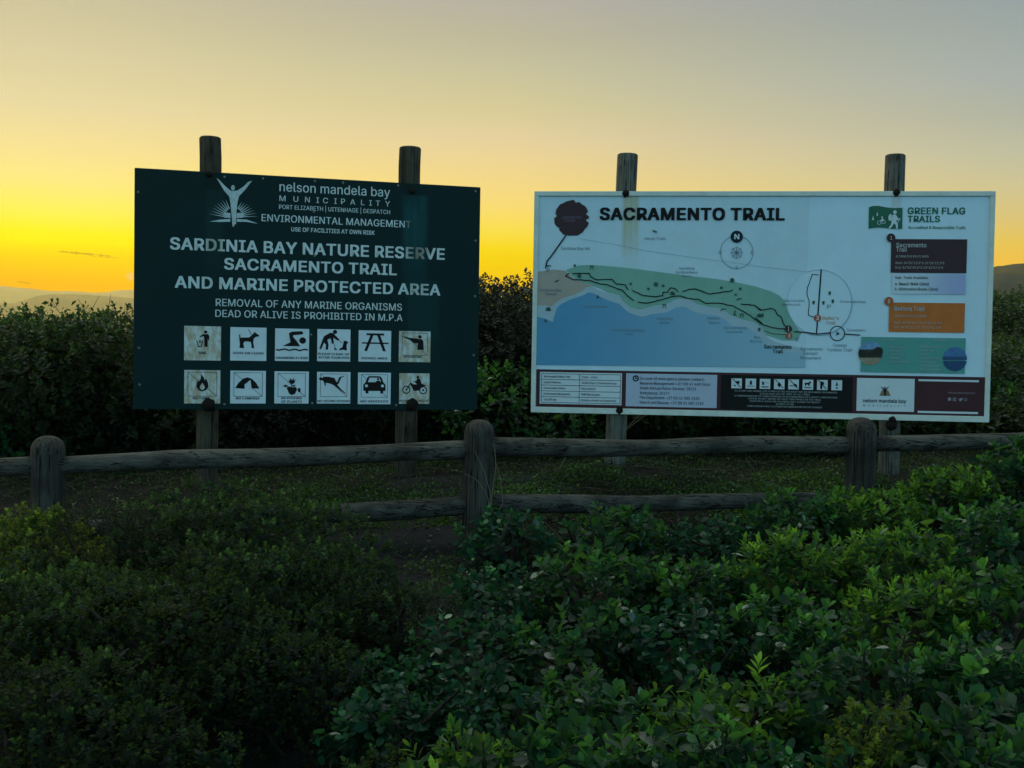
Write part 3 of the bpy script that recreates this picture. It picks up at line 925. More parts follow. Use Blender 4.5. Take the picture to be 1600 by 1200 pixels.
def rusty(name, base, stain, amount):
    m = bpy.data.materials.new(name)
    t, b = nodes_of(m)
    tcn = t.nodes.new('ShaderNodeTexCoord')
    mp = t.nodes.new('ShaderNodeMapping')
    mp.inputs['Scale'].default_value = (30, 30, 14)
    t.links.new(tcn.outputs['Object'], mp.inputs[0])
    n1 = tnoise(t, mp.outputs[0], 1.0, 6, .65)
    n2 = tnoise(t, mp.outputs[0], 3.2, 4, .7)
    col = tmix(t, tmath(t, 'MULTIPLY', trange(t, n1, .36, .62), amount), s2l(base), s2l(stain))
    col = tmix(t, tmath(t, 'MULTIPLY', trange(t, n2, .62, .72), amount * .8), col, s2l((70, 48, 30)))
    t.links.new(col, b.inputs['Base Color'])
    b.inputs['Roughness'].default_value = .6
    return m


TILER = rusty('rust_stained_plate', (208, 214, 216), (172, 146, 104), .8)


def bolt_set(root, S, spots, name, r, mat, depth=.012, seg=16):
    for i, (x, y) in enumerate(spots):
        u, z = S.uv(x, y)
        bm = bmesh.new()
        bmesh.ops.create_uvsphere(bm, u_segments=seg, v_segments=8, radius=1)
        for v in bm.verts:
            q = 1 + .12 * math.sin(v.co.x * 5 + i) * math.cos(v.co.z * 4 + i * 2)
            v.co = Vector((u + v.co.x * r * q, -depth * .25 + v.co.y * depth, z + v.co.z * r * q))
        bm_obj(name, bm, mat, root, True)


# ================================================================== green reserve sign
SL = Sign((-1.05476977, 5.7457179, .2912948), .26215511, 1.79263056, 1.22)
rootL = thing('reserve_sign', 'dark green nature reserve sign with white lettering and twelve pictogram plates on two posts', 'sign', SL.base, SL.yaw)


def uL(x, y):
    return SL.uv(x, y)


uvp = [SL.uv(330, 330), SL.uv(640, 340), SL.uv(330, 640), SL.uv(646, 640)]
z_top = SL.C[2] + .61 - SL.gz
z_bot = SL.C[2] - .61 - SL.gz
M['greenpanel'] = streaked('green_panel', (.0022, .020, .0215), [
    (SL.uv(648, 400)[0], .075, SL.uv(648, 308)[1], SL.uv(648, 480)[1], (.008, .075, .085), .8),
    (SL.uv(660, 560)[0], .10, SL.uv(660, 440)[1], SL.uv(660, 640)[1], (.006, .045, .05), .6),
    (SL.uv(334, 400)[0], .05, SL.uv(334, 300)[1], SL.uv(334, 480)[1], (.010, .055, .055), .45),
    (SL.uv(330, 330)[0], .05, SL.uv(330, 262)[1], SL.uv(330, 345)[1], (.003, .012, .012), .6),
    (SL.uv(642, 330)[0], .05, SL.uv(642, 262)[1], SL.uv(642, 340)[1], (.003, .012, .012), .7)])
bm = bmesh.new()
box_bm(bm, -SL.W / 2, SL.W / 2, 0, .022, z_bot, z_top, .003)
panelL = bm_obj('panel', bm, M['greenpanel'], rootL)


def posts(root, S, defs, w, mat, seed):
    for i, (xt, yt, xb, yb, r) in enumerate(defs):
        ut, zt = S.uv(xt, yt, w)
        ub, zb = S.uv(xb, yb, w)
        k = (zb + .35) / max(zt - zb, .1)
        pole_obj('post', (ub - (ut - ub) * k, w, -.35), (ut, w, zt), r * 1.03, r * .98, mat, root, 22, 0, seed + i, 22)


posts(rootL, SL, [(328.5, 214.5, 324, 748, .0565), (641, 230.5, 633, 750, .059)], .022 + .062, M['post'], 3)
bolt_set(rootL, SL, [(327, 272), (644, 299)], 'bolt', .017, BOLTM)
bolt_set(rootL, SL, [(326, 632), (643.5, 632)], 'bolt', .034, BOLTM, .02)
bolt_set(rootL, SL, [(351, 276.5), (411, 279), (492, 283), (536, 285.5), (622, 290), (743, 299), (490.6, 331), (491.6, 400), (743, 376), (217, 543.6),
                     (218, 601), (350.6, 631.6), (486, 523), (488, 630), (619, 633), (740, 555), (742, 463), (216, 300)], 'rivet', .0065, RIVET, .004, 10)

# lettering
f = Flat(SL, 1)
f.text('nelson mandela bay', 436.6, 609.5, 298.6, 14.6, .008)
f.text('MUNICIPALITY', 436.6, 609.5, 314, 8.6, .006, 1.9)
f.text('PORT ELIZABETH | UITENHAGE | DESPATCH', 436, 609.5, 326.3, 6.6, .010)
f.text('ENVIRONMENTAL MANAGEMENT', 408.6, 642, 345.4, 11, .012)
f.text('USE OF FACILITIES AT OWN RISK', 455, 585.4, 361.4, 6.6, .022)
f.text('SARDINIA BAY NATURE RESERVE', 265.5, 695, 389.6, 19, .028)
f.text('SACRAMENTO TRAIL', 350, 620, 421, 18, .028)
f.text('AND MARINE PROTECTED AREA', 273, 688, 449.6, 18.6, .028)
f.text('REMOVAL OF ANY MARINE ORGANISMS', 337, 628, 478, 11.4, .010)
f.text('DEAD OR ALIVE IS PROHIBITED IN M.P.A', 336.4, 629, 495, 11.2, .010)
M['leftpaint'] = streaked('weathered_white_paint', s2l((208, 216, 218)), [
    (SL.uv(652, 400)[0], .075, SL.uv(652, 330)[1], SL.uv(652, 500)[1], s2l((120, 104, 84)), .95),
    (SL.uv(334, 400)[0], .05, SL.uv(334, 350)[1], SL.uv(334, 480)[1], s2l((150, 146, 116)), .8)])
f.build_each('lettering', M['leftpaint'], panelL)

# emblem: figure with raised arms before a rising sun
f = Flat(SL, 1)
x0, y0 = 365, 349.5
f.poly([(338.5, 278.5), (343, 281.5), (352, 291), (360, 297.8), (363, 298.4), (366.5, 298.4), (371, 297.6), (380, 292), (387.5, 284.5), (394, 282.2),
        (391, 286), (383, 296.5), (373.5, 306.5), (371, 316), (369.6, 330), (368.8, 350), (366.4, 350.8), (365.8, 354), (363.4, 354), (363, 350.5), (361.5, 332),
        (360, 316), (358, 307), (351, 299), (344.5, 288.5)])
f.disc(364, 293.4, 3.0, 16, 4.2)
for k in range(9):
    a = math.radians(6 + k * 8.5)
    for sgn in (-1, 1):
        r0, r1 = 7.5 + k * .35, 39 - k * 1.15
        cx, cy = x0, 340
        p0 = (cx + sgn * r0 * math.cos(a), cy - r0 * math.sin(a) * .95)
        p1 = (cx + sgn * r1 * math.cos(a), cy + sgn * 2.0 - r1 * math.sin(a) * .95)
        if k > 7:
            continue
        da = math.radians(3.4)
        pa = (cx + sgn * r0 * math.cos(a - da), cy - r0 * math.sin(a - da) * .95)
        f.poly([(cx + sgn * (r0 + 6) * math.cos(a + da), cy - (r0 + 6) * math.sin(a + da) * .95), p1, (cx + sgn * (r0 + 6) * math.cos(a - da), cy - (r0 + 6) * math.sin(a - da) * .95)])
for sgn in (-1, 1):
    f.poly([(x0 + sgn * 5, 333), (x0 + sgn * 15, 332), (x0 + sgn * 16.5, 336), (x0 + sgn * 15, 340), (x0 + sgn * 5, 340.5)])
    f.poly([(x0 + sgn * 5.2, 342.2), (x0 + sgn * 20, 343), (x0 + sgn * 38, 347.8 + sgn * 1.6), (x0 + sgn * 20, 346.8), (x0 + sgn * 5.2, 346.5)])
f.build('emblem', plain('emblem_print', (190, 202, 206), .6, .2, .25, 40), panelL, 'emblem of a figure with raised arms before a rayed sun')

# pictogram plates
ROW1 = [(288, 509, 345, 563.5), (360, 511, 416, 564), (430, 513, 482.5, 564.5), (496, 514, 547, 565), (560.5, 516, 610.5, 565.5), (623.5, 517, 672, 566)]
ROW2 = [(288, 578, 344, 630.5), (360, 579, 415, 630.5), (429, 580, 482, 630.5), (495.5, 581, 547, 630.5), (559.5, 582, 610, 631.5), (624, 583, 670.5, 631)]


def plate(rect, draw, mat, cap, label, sub=None, capy=.80, nofire=False, caps=(.12, .88)):
    bm = bmesh.new()
    u0, z1 = SL.uv(rect[0], rect[1])
    u1, z0 = SL.uv(rect[2], rect[3])
    box_bm(bm, u0, u1, -.003, -.0005, z0, z1)
    pl = bm_obj('pictogram_plate', bm, mat, rootL)
    pl['label'] = label
    f = Flat(SL, 3)
    f.y = -.0042
    f.pt = lambda x, y: (u0 + (u1 - u0) * x, z1 + (z0 - z1) * y)
    draw(f)
    if nofire:
        w = .012
        f.line([(.1, .06), (.9, .06)], w).line([(.9, .06), (.9, .78)], w).line([(.9, .78), (.1, .78)], w).line([(.1, .78), (.1, .06)], w)
        f.line([(.1, .06), (.9, .78)], w)
    f.build('symbol', BLACK, pl)
    g = Flat(SL, 3)
    g.y = -.0046
    g.pt = f.pt
    lines = cap if isinstance(cap, list) else [cap]
    for k, ln in enumerate(lines):
        g.text(ln, caps[0], caps[1], capy + .075 + .11 * k, .07, .022, 1, 2)
    g.build('caption', INK, pl)
    return pl


def d_bin(f):
    f.disc(.58, .17, .045)
    f.poly([(.50, .23), (.64, .23), (.68, .28), (.68, .40), (.655, .42), (.64, .33), (.635, .60), (.55, .60), (.54, .34), (.53, .29), (.44, .32), (.41, .30), (.49, .25)])
    f.line([(.34, .42), (.38, .60)], .025).line([(.38, .60), (.46, .60)], .025).line([(.46, .60), (.50, .42)], .025)
    f.poly([(.40, .44), (.43, .40), (.45, .46), (.42, .50)])


def d_dog(f):
    f.poly([(.24, .22), (.265, .21), (.28, .31), (.52, .30), (.60, .22), (.66, .15), (.67, .12), (.70, .16), (.80, .24), (.78, .27), (.70, .28), (.65, .33), (.63, .44), (.655, .58),
            (.66, .62), (.59, .62), (.58, .50), (.56, .43), (.40, .42), (.36, .48), (.38, .60), (.37, .63), (.31, .62), (.30, .62), (.25, .62), (.265, .50), (.25, .38)])
    f.line([(.50, .06), (.585, .22)], .018)


def d_swim(f):
    f.disc(.81, .36, .10)
    f.poly([(.40, .14), (.50, .09), (.78, .07), (.83, .12), (.80, .17), (.54, .20), (.52, .24), (.62, .36), (.74, .54), (.22, .54), (.45, .42)])
    pts = [(.04 + .92 * k / 24, .65 + .018 * math.sin(k * .79)) for k in range(25)]
    f.line(pts, .045)


def d_clean(f):
    f.disc(.53, .08, .065)
    f.poly([(.20, .22), (.38, .11), (.48, .12), (.52, .17), (.66, .31), (.63, .36), (.48, .26), (.50, .45), (.44, .45), (.40, .28), (.30, .33), (.34, .48), (.32, .64), (.25, .64), (.26, .48),
            (.20, .42), (.12, .62), (.06, .62), (.13, .40)])
    f.line([(.65, .34), (.74, .42)], .014).line([(.51, .46), (.55, .60)], .014)
    f.poly([(.51, .58), (.60, .62), (.58, .645), (.50, .63)])
    f.poly([(.80, .36), (.86, .35), (.94, .40), (.90, .44), (.88, .50), (.90, .65), (.82, .65), (.82, .63), (.66, .65), (.67, .60), (.76, .55)])


def d_picnic(f):
    f.rect(.24, .09, .78, .155)
    f.rect(.10, .38, .92, .425)
    f.poly([(.36, .155), (.45, .155), (.26, .66), (.17, .66)])
    f.poly([(.57, .155), (.66, .155), (.84, .66), (.75, .66)])


def d_gun(f):
    f.disc(.66, .18, .055)
    f.poly([(.06, .14), (.20, .19), (.36, .22), (.52, .23), (.62, .25), (.72, .25), (.77, .32), (.79, .60), (.58, .60), (.60, .38), (.52, .40), (.40, .34), (.34, .28), (.20, .24)])


def d_fire(f):
    f.poly([(.46, .12), (.54, .22), (.56, .30), (.60, .25), (.66, .38), (.67, .50), (.60, .60), (.50, .64), (.40, .60), (.33, .50), (.35, .38), (.38, .30), (.41, .34), (.46, .24)])


def d_tent(f):
    f.poly([(.14, .53), (.22, .38), (.36, .24), (.48, .20), (.60, .24), (.72, .36), (.82, .54), (.70, .54), (.56, .28), (.40, .42), (.40, .55), (.36, .55), (.36, .44), (.18, .44), (.36, .46), (.36, .55)])
    f.poly([(.14, .53), (.18, .46), (.36, .47), (.36, .55)])
    f.poly([(.57, .29), (.70, .54), (.60, .54)])


def d_plant(f):
    f.poly([(.44, .36), (.40, .26), (.44, .29), (.47, .20), (.51, .28), (.56, .20), (.57, .29), (.62, .25), (.58, .36), (.52, .40)])
    f.poly([(.24, .46), (.32, .41), (.42, .46), (.32, .49)]).poly([(.50, .46), (.58, .41), (.62, .43), (.54, .48)])
    f.poly([(.35, .50), (.44, .47), (.52, .50), (.62, .48), (.66, .56), (.60, .70), (.50, .74), (.42, .68)])
    f.poly([(.68, .52), (.76, .52), (.76, .66), (.69, .64)])
    f.line([(.50, .38), (.50, .50)], .02)


def d_dive(f):
    f.disc(.11, .22, .05)
    f.poly([(.13, .20), (.22, .15), (.34, .15), (.52, .19), (.56, .28), (.60, .33), (.66, .16), (.80, .12), (.84, .12), (.72, .18), (.64, .38), (.60, .40), (.74, .56), (.88, .68), (.84, .68), (.70, .58), (.52, .42),
            (.36, .36), (.26, .34), (.26, .46), (.22, .40), (.20, .30), (.15, .26)])


def d_car(f):
    f.poly([(.28, .16), (.33, .11), (.67, .11), (.72, .16), (.78, .32), (.84, .38), (.84, .58), (.77, .58), (.77, .66), (.68, .66), (.68, .58), (.32, .58), (.32, .66), (.23, .66), (.23, .58), (.16, .58), (.16, .38), (.22, .32)])


def d_moto(f):
    f.ring(.23, .54, .115, .035)
    f.ring(.79, .55, .115, .035)
    f.disc(.23, .54, .03).disc(.79, .55, .035)
    f.disc(.61, .13, .045)
    f.poly([(.58, .18), (.68, .18), (.74, .34), (.90, .40), (.72, .44), (.66, .56), (.48, .58), (.42, .46), (.36, .36), (.28, .52), (.24, .52), (.36, .30), (.46, .36), (.58, .36), (.50, .28), (.46, .27), (.56, .24)])


plates = [
    (ROW1[0], d_bin, TILER, 'BINS', 'rust stained plate with a person dropping litter in a bin', .74, False, (.40, .60)),
    (ROW1[1], d_dog, TILE, 'DOGS ON LEASH', 'white plate with a dog on a leash', .73, False, (.08, .92)),
    (ROW1[2], d_swim, TILE, 'SWIMMING AT RISK', 'white plate with a swimmer above waves', .86, False, (.03, .97)),
    (ROW1[3], d_clean, TILE, ['PLEASE CLEAN-UP', 'AFTER YOUR DOG'], 'white plate with a person cleaning up after a dog', .73, False, (.03, .97)),
    (ROW1[4], d_picnic, TILE, 'PICNIC AREA', 'white plate with a picnic table', .85, False, (.10, .90)),
    (ROW1[5], d_gun, TILER, 'NO HUNTING', 'rust stained plate with a hunter struck through', .79, True, (.16, .72)),
    (ROW2[0], d_fire, TILER, 'NO FIRES', 'rust stained plate with a flame struck through', .80, True, (.24, .72)),
    (ROW2[1], d_tent, TILE, 'NO CAMPING', 'white plate with a tent struck through', .80, True, (.16, .82)),
    (ROW2[2], d_plant, TILE, ['NO PICKING', 'OF PLANTS'], 'white plate with a picked plant struck through', .79, True, (.20, .80)),
    (ROW2[3], d_dive, TILE, 'NO SCUBA DIVING', 'white plate with a diver struck through', .88, True, (.02, .98)),
    (ROW2[4], d_car, TILE, 'NO VEHICLES', 'white plate with a car front struck through', .87, True, (.08, .92)),
    (ROW2[5], d_moto, TILER, 'NO MOTORCYCLES', 'rust stained plate with a motorcycle rider struck through', .86, False, (.01, .96)),
]
for (rc, dr, mt, cp, lb, cy, nf, cs) in plates:
    pl = plate(rc, dr, mt, cp, lb, None, cy, nf, cs)
    if dr in (d_car, d_fire, d_tent):
        # knocked-out light shapes on the black symbol
        h = Flat(SL, 4)
        h.y = -.0052
        u0, z1 = SL.uv(rc[0], rc[1])
        u1, z0 = SL.uv(rc[2], rc[3])
        h.pt = lambda x, y, u0=u0, u1=u1, z0=z0, z1=z1: (u0 + (u1 - u0) * x, z1 + (z0 - z1) * y)
        if dr is d_car:
            h.poly([(.30, .30), (.35, .16), (.65, .16), (.70, .30)]).disc(.255, .42, .045).disc(.745, .42, .045)
        elif dr is d_fire:
            h.poly([(.50, .38), (.55, .46), (.57, .54), (.50, .60), (.43, .55), (.44, .47)])
        else:
            h.poly([(.44, .43), (.55, .31), (.60, .53), (.44, .54)])
        h.build('symbol_highlight', mt, pl)
    if dr is d_car:
        h = Flat(SL, 5)
        h.y = -.0058
        h.pt = lambda x, y, u0=u0, u1=u1, z0=z0, z1=z1: (u0 + (u1 - u0) * x, z1 + (z0 - z1) * y)
        h.disc(.61, .20, .035).poly([(.54, .30), (.56, .25), (.66, .25), (.69, .30)])
        h.build('symbol', BLACK, pl)

# ================================================================== white trail map sign
SR = Sign((1.31879701, 5.89874689, .28121729), -.11176343, 2.43848754, 1.22)
rootR = thing('trail_map_sign', 'white framed trail map sign with blue sea and green coast on two posts', 'sign', SR.base, SR.yaw)
zt, zb = SR.C[2] + .61 - SR.gz, SR.C[2] - .61 - SR.gz
M['whitepanel'] = streaked('white_panel', (.60, .76, .88), [
    (SR.uv(984, 400)[0], .05, SR.uv(984, 306)[1], SR.uv(984, 440)[1], (.46, .40, .19), .75),
    (SR.uv(1400, 330)[0], .03, SR.uv(1400, 305)[1], SR.uv(1400, 345)[1], (.45, .36, .24), .4)])
bm = bmesh.new()
box_bm(bm, -SR.W / 2 + .02, SR.W / 2 - .02, 0, .012, zb + .02, zt - .02)
panelR = bm_obj('panel', bm, M['whitepanel'], rootR)
FRAME = plain('pale_metal_frame', (206, 212, 206), .45, .4, .15, 12)
bm = bmesh.new()
fw = .026
for (a, b, c, d) in ((-SR.W / 2, SR.W / 2, zt - fw, zt), (-SR.W / 2, SR.W / 2, zb, zb + fw + .006)):
    box_bm(bm, a, b, -.012, .02, c, d, .003)
for (a, b) in ((-SR.W / 2, -SR.W / 2 + fw), (SR.W / 2 - fw, SR.W / 2)):
    box_bm(bm, a, b, -.011, .019, zb + fw + .006, zt - fw, .002)
bm_obj('frame', bm, FRAME, rootR)
M['pale_post'] = wood('pale_weathered_post', (.05, .048, .040), (.24, .235, .205), 'Z', .8, 36)
posts(rootR, SR, [(981, 241, 959, 748, .0585), (1399, 242, 1388, 755, .0545)], .02 + .062, M['pale_post'], 11)
bolt_set(rootR, SR, [(978, 302.5), (1400, 301.5), (968, 641), (1393, 656)], 'bolt', .021, BOLTM, .02)
bolt_set(rootR, SR, [(1393, 664)], 'bolt', .03, BOLTM, .02)

COAST = [(838.6, 494.8), (851, 497.5), (864, 503), (865.5, 497), (867.4, 490), (870, 482), (875.5, 476), (889, 469), (912.5, 461), (917, 458), (921.8, 456.7), (928, 458.5), (935.6, 462.4), (949.5, 469), (968, 475),
         (975, 482), (982, 488), (993, 492), (1002.7, 495), (1010, 493.5), (1016.6, 491), (1042, 488), (1050, 484), (1058, 480), (1066, 479), (1072, 480), (1082, 486), (1093, 490), (1123, 493.7), (1134, 500), (1143.8, 508.7),
         (1167, 511), (1178, 519), (1190, 529.5), (1203, 541), (1222, 549), (1258, 554)]
SURF = [(838.6, 478), (852, 478), (861, 480), (868, 474), (880, 466), (896, 461.5), (910, 455), (916, 450), (925, 448.5), (936, 453), (950, 458), (968, 462), (974, 472), (985, 481), (1000, 485), (1015, 480), (1042, 475), (1052, 470), (1062, 467), (1076, 468),
        (1090, 476), (1110, 481), (1128, 483), (1143, 494), (1160, 500), (1178, 504), (1190, 512), (1197, 525), (1209, 533), (1228, 539), (1258, 545)]
def graded(name, ca, cb, ua, ub):
    m = plain(name, ca, .5, .3, .06, 4)
    t = m.node_tree
    b = t.nodes['Principled BSDF']
    src = b.inputs['Base Color'].links[0].from_socket
    tcn = t.nodes.new('ShaderNodeTexCoord')
    sp = t.nodes.new('ShaderNodeSeparateXYZ')
    t.links.new(tcn.outputs['Object'], sp.inputs[0])
    t.links.new(tmix(t, trange(t, sp.outputs['X'], ua, ub), src, s2l(cb)), b.inputs['Base Color'])
    return m


SEA = graded('printed_sea_blue', (84, 146, 186), (150, 186, 206), SR.uv(850, 520)[0], SR.uv(1300, 520)[0])
SURFM = plain('printed_surf', (166, 186, 200), .5, .3, .06)
LAND = plain('printed_green', (126, 172, 158), .5, .3, .10, 5)
SAND = plain('printed_sand', (172, 158, 148), .5, .3, .08)
MAROON = plain('maroon_print', (66, 22, 32), .5, .3, .15)
BROWN = plain('dark_brown_print', (56, 26, 36), .5, .3, .12)
ORANGE = plain('orange_print', (196, 104, 36), .5, .3, .15, 16)
LAV = plain('lavender_print', (176, 184, 206), .5, .3, .06)
TEAL = plain('teal_print', (84, 152, 146), .5, .3, .10)
TILEW = plain('white_print', (206, 214, 222), .5, .3, .06)
GREY = plain('grey_print', (116, 136, 150), .5, .3, .06)
GREENP = plain('green_print', (22, 96, 72), .5, .3, .08)
DGREEN = plain('dark_green_print', (40, 84, 72), .5, .3, .08)
PALE = plain('pale_inset_print', (202, 224, 238), .5, .3, .04)

LANDP = [(884, 422), (905, 414.5), (925, 414), (960, 416.5), (1000, 421), (1060, 429), (1120, 436), (1150, 441), (1180, 447.5), (1204, 455), (1218, 462), (1226, 470), (1231, 488), (1241, 506), (1252, 521), (1248, 528), (1240, 532), (1222, 532)]
coast_up = [(1197, 524), (1190, 511.5), (1178, 503.5), (1160, 499.5), (1143, 493.5), (1128, 482.5), (1110, 480.5), (1090, 475.5), (1076, 467.5), (1062, 466.5), (1052, 469.5), (1042, 474.5), (1015, 479.5), (1000, 484.5), (985, 480.5), (974, 471.5), (968, 461.5), (950, 457.5), (936, 450), (915, 442), (900, 437)]
Flat(SR, .5).rect(838.6, 306, 1258, 574).build('map_print', streaked('map_background_print', (.555, .705, .81), [
    (SR.uv(984, 400)[0], .05, SR.uv(984, 306)[1], SR.uv(984, 440)[1], (.46, .40, .19), .75)]), panelR)
Flat(SR, 1).poly(LANDP + coast_up).build('map_land', LAND, panelR)
Flat(SR, 1).poly([(838.6, 425), (866, 421), (883.5, 423), (899, 437.4), (915, 442.4), (935, 450.4), (925, 447.9), (916, 449.4), (910, 454.4), (896, 461), (880, 465.5), (868, 473.5), (861, 479.4), (852, 477.4), (838.6, 477.4)]).build('map_beach', SAND, panelR)
Flat(SR, 2).poly(SURF + [(1258, 556)] + list(reversed(COAST))).build('map_surf', SURFM, panelR)
Flat(SR, 3).poly(COAST + [(1258, 574.5), (838.3, 570)]).build('map_sea', SEA, panelR)

f = Flat(SR, 4)
def r7(pts):
    return [(x / 4.3243 + 820, y / 4.3243 + 400) for x, y in pts]
def r8(pts):
    return [(x / 4.1026 + 1180, y / 4.1026 + 400) for x, y in pts]
def rough_path(pts, amp, seed):
    rs = random.Random(seed)
    o = [pts[0]]
    for a, b in zip(pts, pts[1:]):
        n = max(1, int(math.hypot(b[0] - a[0], b[1] - a[1]) / 4))
        for k in range(1, n + 1):
            o.append((a[0] + (b[0] - a[0]) * k / n + rs.uniform(-amp, amp) * (k < n), a[1] + (b[1] - a[1]) * k / n + rs.uniform(-amp, amp) * (k < n)))
    return o
for i, L_ in enumerate([
        r7([(325, 118), (435, 118), (445, 140), (480, 160), (590, 158), (620, 190), (680, 195), (697, 228)]), r7([(725, 232), (800, 268), (870, 275), (930, 270), (935, 245), (965, 245), (985, 215), (1015, 220), (1035, 242)]),
        r7([(1065, 240), (1110, 225), (1150, 222), (1250, 258), (1330, 245), (1380, 240), (1405, 230)]), r7([(1460, 325), (1550, 332), (1590, 368)]),
        r7([(298, 118), (275, 135), (330, 160), (440, 165), (510, 190), (560, 195), (610, 215), (660, 232), (690, 265), (735, 300)]),
        r7([(765, 312), (830, 318), (930, 295), (990, 275), (1050, 270), (1100, 285), (1170, 292), (1220, 320), (1300, 318), (1400, 335), (1450, 360), (1520, 400), (1600, 460)]),
        r8([(0, 320), (40, 348), (100, 335), (125, 345), (140, 375), (165, 390), (180, 435), (200, 455)]), r8([(0, 395), (50, 440), (110, 460), (190, 468)]),
        r7([(205, 175), (230, 163)]), r8([(60, 480), (120, 500), (200, 505)])]):
    f.line(rough_path(L_, .45, i), 1.6 if i != 9 else .8).mark()
f.build_each('trail_line', BLACK, panelR)

f = Flat(SR, 4)
f.line([(885, 367), (861, 401), (855, 408), (852.5, 419)], 2.2)
f.line(r8([(422, 88), (392, 495)]), 2.3)
f.line(rough_path(r8([(405, 122), (365, 118), (350, 160), (335, 200), (330, 240), (345, 290), (340, 380), (375, 392)]), .3, 5), 1.3)
f.line(r8([(250, 485), (330, 490), (400, 500), (480, 492)]), 1.8).line(r8([(572, 500), (670, 507)]), 1.8)
f.ring(1308, 521, 11.2, 1.5)
f.poly([(1305.5, 517.5), (1312, 521.5), (1305.5, 525), (1307.5, 521.5)])
f.disc(1151, 370, 9.6)
f.build('map_road', INK, panelR)
Flat(SR, 3.2).disc(1280, 473, 50, 48).build('map_inset', PALE, panelR)
f = Flat(SR, 4)
f.line([(905, 373), (960, 382), (1010, 392), (1080, 402), (1150, 411), (1190, 417), (1260, 425)], .35)
f.ring(1280, 473, 51, .7, -110, 110)
f.ring(1151, 394, 25.5, .9, -68, 248)
f.text('W', 1122.5, 1128, 397, 5.5).text('E', 1173, 1177, 397.5, 5.5).text('S', 1149, 1153, 421, 5.5)
for k in range(8):
    a = k * math.pi / 4
    f.line([(1151, 395), (1151 + 11 * math.cos(a), 395 + 11 * math.sin(a))], 1.8, .3)
f.ring(1151, 395, 8, .9)
for (t_, xa, xb, y_, h_) in (('Sardinia Bay Rd', 877, 921, 390, 4), ('Horse Trails', 1007, 1040, 374.5, 4), ('Sardinia Bay', 844, 878, 455, 4.2), ('Beach', 852, 870, 461, 4.2), ('Sardinia', 1061, 1085, 421, 3.8), ('Bay Nature Reserve', 1056, 1090, 427, 3.8),
                             ('Reserve', 1066, 1080, 433, 3.6), ('Cannon Rocks', 912, 950, 480.5, 4.2), ('Marine Protected', 957, 1007, 517.5, 4.2), ('Area', 976, 988, 523.5, 4), ('Shelly Bay', 1026, 1052, 499.5, 4.2), ('Reefs', 1031, 1047, 506, 4),
                             ('Pebble', 1105, 1124, 499, 4), ('Beach', 1107, 1124, 506, 4), ('Sacramento', 1130, 1168, 514, 4.2), ('Lookout', 1134, 1160, 520, 4), ('Bus', 1178, 1188, 529, 4), ('Rocks', 1172, 1190, 535, 4),
                             ('Sacramento', 1250, 1285, 547, 4.8), ('Cannon', 1255, 1277, 554, 4.8), ('Monument', 1250, 1283, 561, 4.8), ('Coastal', 1301, 1323, 541.5, 4.8), ('Fynbos Trail', 1293, 1331, 548.5, 4.8),
                             ('Schoenmakers', 1323, 1352, 517.5, 4), ('Sacramento', 1226, 1257, 471.5, 3.8), ('Restaurant', 1222, 1250, 477.5, 3.8), ('Schoenmakerskop', 1312, 1352, 473, 3.8), ('P', 854, 859, 425, 6), ('P', 1243, 1248, 533, 6), ('P', 1292, 1298, 482, 6)):
    f.text(t_, xa, xb, y_, h_, .008, 1, 2)
f.build_each('map_lettering', GREY, panelR)
f = Flat(SR, 5)
f.text('N', 1147, 1155, 374, 8.2, .03)
f.build_each('map_lettering', TILEW, panelR)
f = Flat(SR, 4)
for (x, y, r) in ((338, 65, 9), (368, 135, 15), (715, 188, 9), (885, 192, 15), (935, 202, 10), (835, 222, 9), (1400, 165, 16), (1328, 215, 10), (1455, 222, 10), (1425, 262, 8)):
    q = r7([(x, y)])[0]
    f.disc(q[0], q[1], r / 4.32, 9, None, .12).mark()
f.build_each('map_tree_mark', DGREEN, panelR)
f = Flat(SR, 5)
for (x, y, k) in ((453, 78, 0), (943, 338, 0), (1465, 402, 0), (1418, 385, 1), (1340, 364, 2), (998, 252, 3), (1447, 295, 2), (160, 358, 3), (140, 436, 4), (493, 275, 4), (1585, 402, 3), (880, 0, 5), (160, 72, 2)):
    qx, qy = r7([(x, y)])[0]
    f.mark()
    if k == 0:
        f.rect(qx - 3, qy - 3, qx + 3, qy - 1.6).line([(qx - 1.6, qy - 2), (qx - 2.4, qy + 3)], 1.2).line([(qx + 1.6, qy - 2), (qx + 2.4, qy + 3)], 1.2)
    elif k == 1:
        f.rect(qx - 1, qy - 4, qx + 1, qy + 2).rect(qx - 2.4, qy + 2, qx + 2.4, qy + 3.6)
    elif k == 2:
        f.line([(qx - 4, qy + 1), (qx - 1, qy - 1.4), (qx + 4, qy - 1)], 1.7)
    elif k == 3:
        f.disc(qx, qy, 3.6, 10, 3, .15).rect(qx - 4, qy + .5, qx + 4, qy + 2.6)
    elif k == 4:
        f.poly([(qx - 2.5, qy + 2.5), (qx + .5, qy - 3), (qx + 2.6, qy + 2.5)])
f.poly([(1019, 359), (1027, 362), (1026, 364), (1021, 363)])
for (x, y) in ((475, 238), (495, 290), (435, 300), (372, 298), (45, 380), (25, 470)):
    qx, qy = r8([(x, y)])[0]
    f.mark().disc(qx, qy, 2.2, 7, 3.2, .3)
f.build_each('map_mark', DGREEN, panelR)
